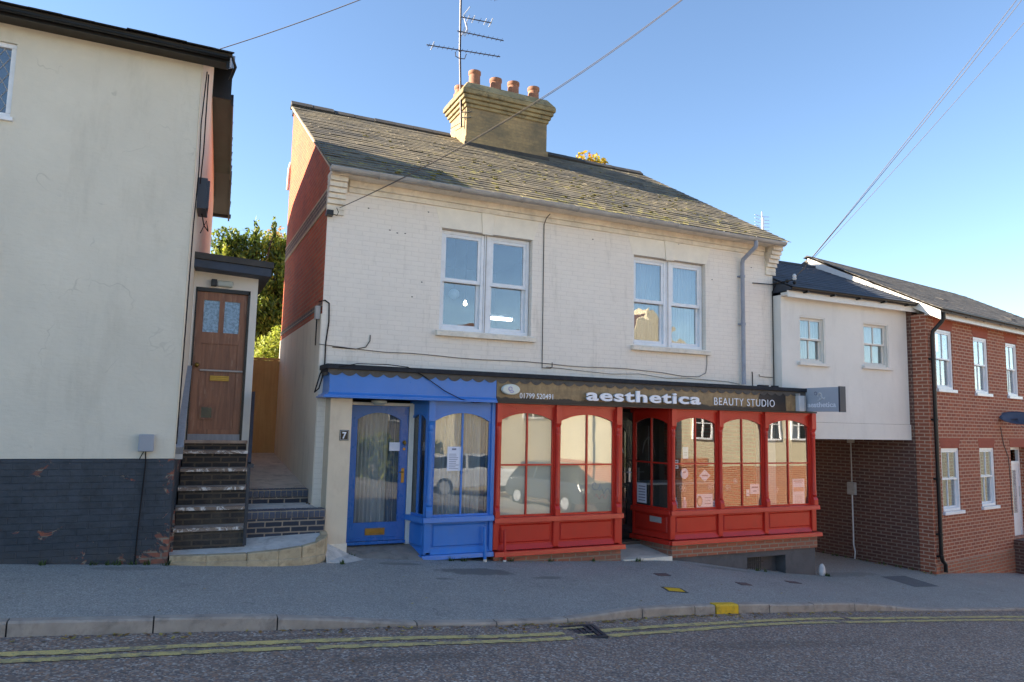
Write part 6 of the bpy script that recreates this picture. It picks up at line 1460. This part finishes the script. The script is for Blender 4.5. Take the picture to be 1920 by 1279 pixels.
for i in range(14): v = rr.uniform(-.2, 3); p = RW(-.05-rr.uniform(0, .08), v, 0); tuft(p[0], p[1], zpave(p[0], p[1]), 6, .07)
tag(m.build('weeds', 'weed'), 'small green weeds along the foot of the walls', 'weeds', kind='stuff')
m = MB(); rr = random.Random(43)
def leaf(x, y, z, s):
    a = rr.uniform(0, 6.28); d = Vector((math.cos(a), math.sin(a), rr.uniform(-.2, .3)))*s; b = Vector((-math.sin(a), math.cos(a), rr.uniform(-.2, .3)))*s*.5; p = Vector((x, y, z+.006))
    m.add([p-d, p+b, p+d, p-b], [(0, 1, 2, 3)], rnd=rr.random())
for i in range(420):
    x = rr.uniform(-1.5, 13) if i < 250 else rr.gauss(5.4, 1.5); leaf(x, yk(x)-abs(rr.gauss(0, .10))-.01, zr(x)+.004, rr.uniform(.014, .04))
for i in range(60): x = rr.uniform(-1.5, 13); y = rr.uniform(yk(x)+.2, -.5); leaf(x, y, zpave(x, y), rr.uniform(.01, .022))
for i in range(50): x = rr.uniform(-2, 8); y = rr.uniform(-6.5, -4); leaf(x, y, rz(x, y), rr.uniform(.01, .02))
for i in range(60): v = abs(rr.gauss(0, 1.1))-.1; p = RW(-.06-abs(rr.gauss(0, .1)), v, 0); leaf(p[0], p[1], zpave(p[0], p[1]), rr.uniform(.02, .045))
for i in range(50): x = rr.uniform(4.6, 7.6); leaf(x, -.5-abs(rr.gauss(0, .07)), zpave(x, -.5), rr.uniform(.01, .022))
for i in range(26): x = rr.uniform(2.4, 3.4); leaf(x, rr.uniform(-.1, .0), -.10, rr.uniform(.012, .025))
tag(m.build('leaf_litter', 'litter'), 'scattered fallen leaves in the gutter and along the walls', 'leaves', kind='stuff')
m = MB(); p = (11.58, -.42); m.sphere((p[0], p[1], zpave(*p)+.08), .07, .06, .14, 10, 8)
tag(m.build('stone', 'stone_white', smooth=True), 'white painted stone at the right foot of the red shopfront', 'stone')

# ================================================================ ACROSS THE STREET (seen reflected in the glass)
oc = thing('opposite_house', 'cream house with brick ground floor across the street, reflected in the shop glass', 'house', (22, -12, -2))
YO = -16.5
def opp_window(parent, x0, x1, z0, z1, y):
    m = MB(); e = .07; y1 = y+.06
    m.box(x0, x1, y, y1, z0, z0+e); m.box(x0, x1, y, y1, z1-e, z1); m.box(x0, x0+e, y, y1, z0+e, z1-e); m.box(x1-e, x1, y, y1, z0+e, z1-e); m.box((x0+x1)/2-.03, (x0+x1)/2+.03, y, y1, z0+e, z1-e); m.box(x0+e, x1-e, y, y1-.005, (z0+z1)/2-.02, (z0+z1)/2+.02)
    w = m.build('window', 'upvc', parent); m = MB(); m.box(x0+e, x1-e, y+.01, y+.02, z0+e, z1-e); m.build('pane', 'black_gloss', w)
YO = -11.9
m = MB(); m.box(15.4, 30, YO-6, YO, .22, 3.6); m.build('wall', 'opp_cream', oc)
m = MB(); m.box(15.4, 30, YO-6, YO-.002, -4, .219); m.box(15.6, 18.6, YO-.05, YO+.02, .22, .55); m.build('brick_wall', 'opp_brick', oc)
m = MB(); m.prism([(YO+.35, 3.55), (YO-3, 5.1), (YO-6.4, 3.55)], 'x', 15.2, 30.2); m.build('roof', 'opp_tile', oc)
for x in (17.9, 21.4, 22.9, 25.6, 27.6): opp_window(oc, x, x+.95, 1.25, 2.5, YO+.0)
ob = thing('rear_cream_house', 'plain cream house behind the parked cars across the street', 'house', (15, -19, -2))
m = MB(); m.box(11, 24, -26, -19, -2.6, 4.4); m.build('wall', 'opp_cream', ob)
m = MB(); m.prism([(-18.6, 4.35), (-22.5, 6.4), (-26.4, 4.35)], 'x', 10.7, 24.3); m.build('roof', 'opp_tile', ob)
for x in (12.3, 14.2, 16.4, 18.2): opp_window(ob, x, x+1.05, 1.9, 3.2, -19)
m = MB(); m.box(16.9, 17.05, YO+.025, YO+.14, -2, 3.5); m.build('downpipe', 'black', oc)
og = thing('gabled_house', 'ochre gabled building further back across the street', 'house', (27, -26, -2.5))
gy = -25; pts = [(24.2, -4), (24.2, 6.4), (24.6, 6.9), (25.0, 7.0), (25.3, 7.6), (26.0, 8.1), (26.6, 9.1), (27.2, 8.1), (27.9, 7.6), (28.2, 7.0), (28.6, 6.9), (29.0, 6.4), (29.0, -4)]
m = MB(); m.prism(pts, 'y', gy-6, gy); m.build('wall', 'opp_cream', og)
for x in (24.8, 26.2, 27.6): opp_window(og, x, x+1, 4.0, 5.0, gy)
m = MB(); m.prism([(24.0, 6.4), (26.6, 8.9), (29.2, 6.4)], 'y', gy-6.2, gy-.4); m.build('roof', 'opp_tile', og)
od = thing('terrace_house', 'dark roofed grey house far behind the hedge, reflected in the blue door', 'house', (9, -30, -1))
m = MB(); m.box(4, 17, -36, -29, -3, 4.6); m.build('wall', 'stone_grey', od)
m = MB(); m.prism([(-28.6, 4.5), (-32.5, 7.6), (-36.4, 4.5)], 'x', 3.7, 17.3); m.build('roof', 'opp_tile', od); m = MB(); m.box(6, 7.2, -33, -32, 6, 8.8); m.box(13, 14, -33, -32, 6, 8.6); m.build('chimney', 'opp_brick', od)
for x in (5, 8, 11, 14): opp_window(od, x, x+1.3, 1.6, 3.0, -29)
blobs = [((x_, -20.5, z_), (1.1, .6, .8)) for x_ in frange(-11, 10, 1.4) for z_ in (-.6, .4)]
leaf_tree('hedge', 'dark clipped hedge along the back of the car park', 'hedge', (0, -20.5, -1.0), 0, blobs, 7000, .22, 'conifer', 15)
m = MB()
for x in frange(-4, 12, 2.6): m.hexa([(x, -17.5, zr(x)+.008), (x+.1, -17.5, zr(x)+.008), (x+.6, -13.2, zr(x)+.008), (x+.5, -13.2, zr(x)+.008), (x, -17.5, zr(x)+.012), (x+.1, -17.5, zr(x)+.012), (x+.6, -13.2, zr(x)+.012), (x+.5, -13.2, zr(x)+.012)])
m.box(-4, 4, -13.2, -13.1, zr(1)+.0, zr(1)+.02); o = m.build('bay_markings', 'letters_dim'); o['kind'] = 'structure'
m = MB()
t = thing('lamp_post', 'grey post standing across the street', 'post', (13.2, -14, -1.3)); m.tube([(13.2, -14, -1.6), (13.2, -14, 5.5)], .09, 10); m.build('pole', 'grey_metal', t)
m = MB(); m.tube([(13.2, -14, 5.5), (13.2, -13.6, 6.0), (13.2, -12.9, 6.1)], .05, 8); m.build('arm', 'grey_metal', t)
def car(label, paint, x, y, z, rot):
    t = thing('parked_car', label, 'car', (x, y, z), 'cars parked across the street', rotz=rot)
    prof = [(-2.1, .35), (-2.15, .75), (-1.95, 1.0), (-1.2, 1.05), (2.0, 1.02), (2.15, .8), (2.12, .38)]
    m = MB(); w = .86; n = len(prof); secs = []
    for yy, k in ((-w, .0), (-w+.06, 1), (w-.06, 1), (w, 0)): secs.append([(px*(.985 if k == 0 else 1), yy, .35+(pz-.35)*(.93 if k == 0 else 1)) for px, pz in prof])
    vs = [p for s_ in secs for p in s_]; fs = [tuple(range(n)), tuple(range(4*n-1, 3*n-1, -1))]
    for j in range(3):
        for i in range(n): fs.append((j*n+i, j*n+(i+1) % n, (j+1)*n+(i+1) % n, (j+1)*n+i))
    m.add(vs, fs); m.build('body', paint, t, smooth=False, bevel=.04)
    m = MB(); m.hexa([(-2.0, -.78, 1.0), (1.0, -.78, 1.0), (1.0, .78, 1.0), (-2.0, .78, 1.0), (-1.55, -.62, 1.50), (.3, -.62, 1.50), (.3, .62, 1.50), (-1.55, .62, 1.50)]); m.build('windows', 'black_gloss', t, bevel=.04)
    m = MB(); m.hexa([(-1.6, -.64, 1.495), (.35, -.64, 1.495), (.35, .64, 1.495), (-1.6, .64, 1.495), (-1.5, -.58, 1.55), (.2, -.58, 1.55), (.2, .58, 1.55), (-1.5, .58, 1.55)])
    for xa, xb, ya in ((-.55, -.47, .79),):
        for s_ in (-1, 1): m.hexa([(xa, s_*ya, 1.0), (xb, s_*ya, 1.0), (xb, s_*(ya-.02), 1.0), (xa, s_*(ya-.02), 1.0), (xa, s_*.64, 1.5), (xb, s_*.64, 1.5), (xb, s_*.62, 1.5), (xa, s_*.62, 1.5)])
    m.build('roof', paint, t, bevel=.02)
    for wx in (-1.35, 1.35):
        for s_ in (-1, 1):
            m = MB(); m.tube([(wx, s_*.70, .34), (wx, s_*.88, .34)], .34, 20); wl = m.build('wheel', 'tyre', t); m = MB(); m.tube([(wx, s_*.86, .34), (wx, s_*.89, .34)], .21, 12); m.build('rim', 'alu', wl)
    for s_ in (-1, 1):
        m = MB(); m.box(2.08, 2.16, s_*.62-.15, s_*.62+.15, .72, .88); m.build('headlight', 'lens', t)
car('white car parked across the street, reflected in the blue bay window', 'car_white', 10.9, -16.4, zr(10.9)+.01, R(8))
car('dark hatchback parked beyond the white car, reflected in the beige windows', 'car_dark', 12.6, -12.6, zr(12.6)+.01, R(80))
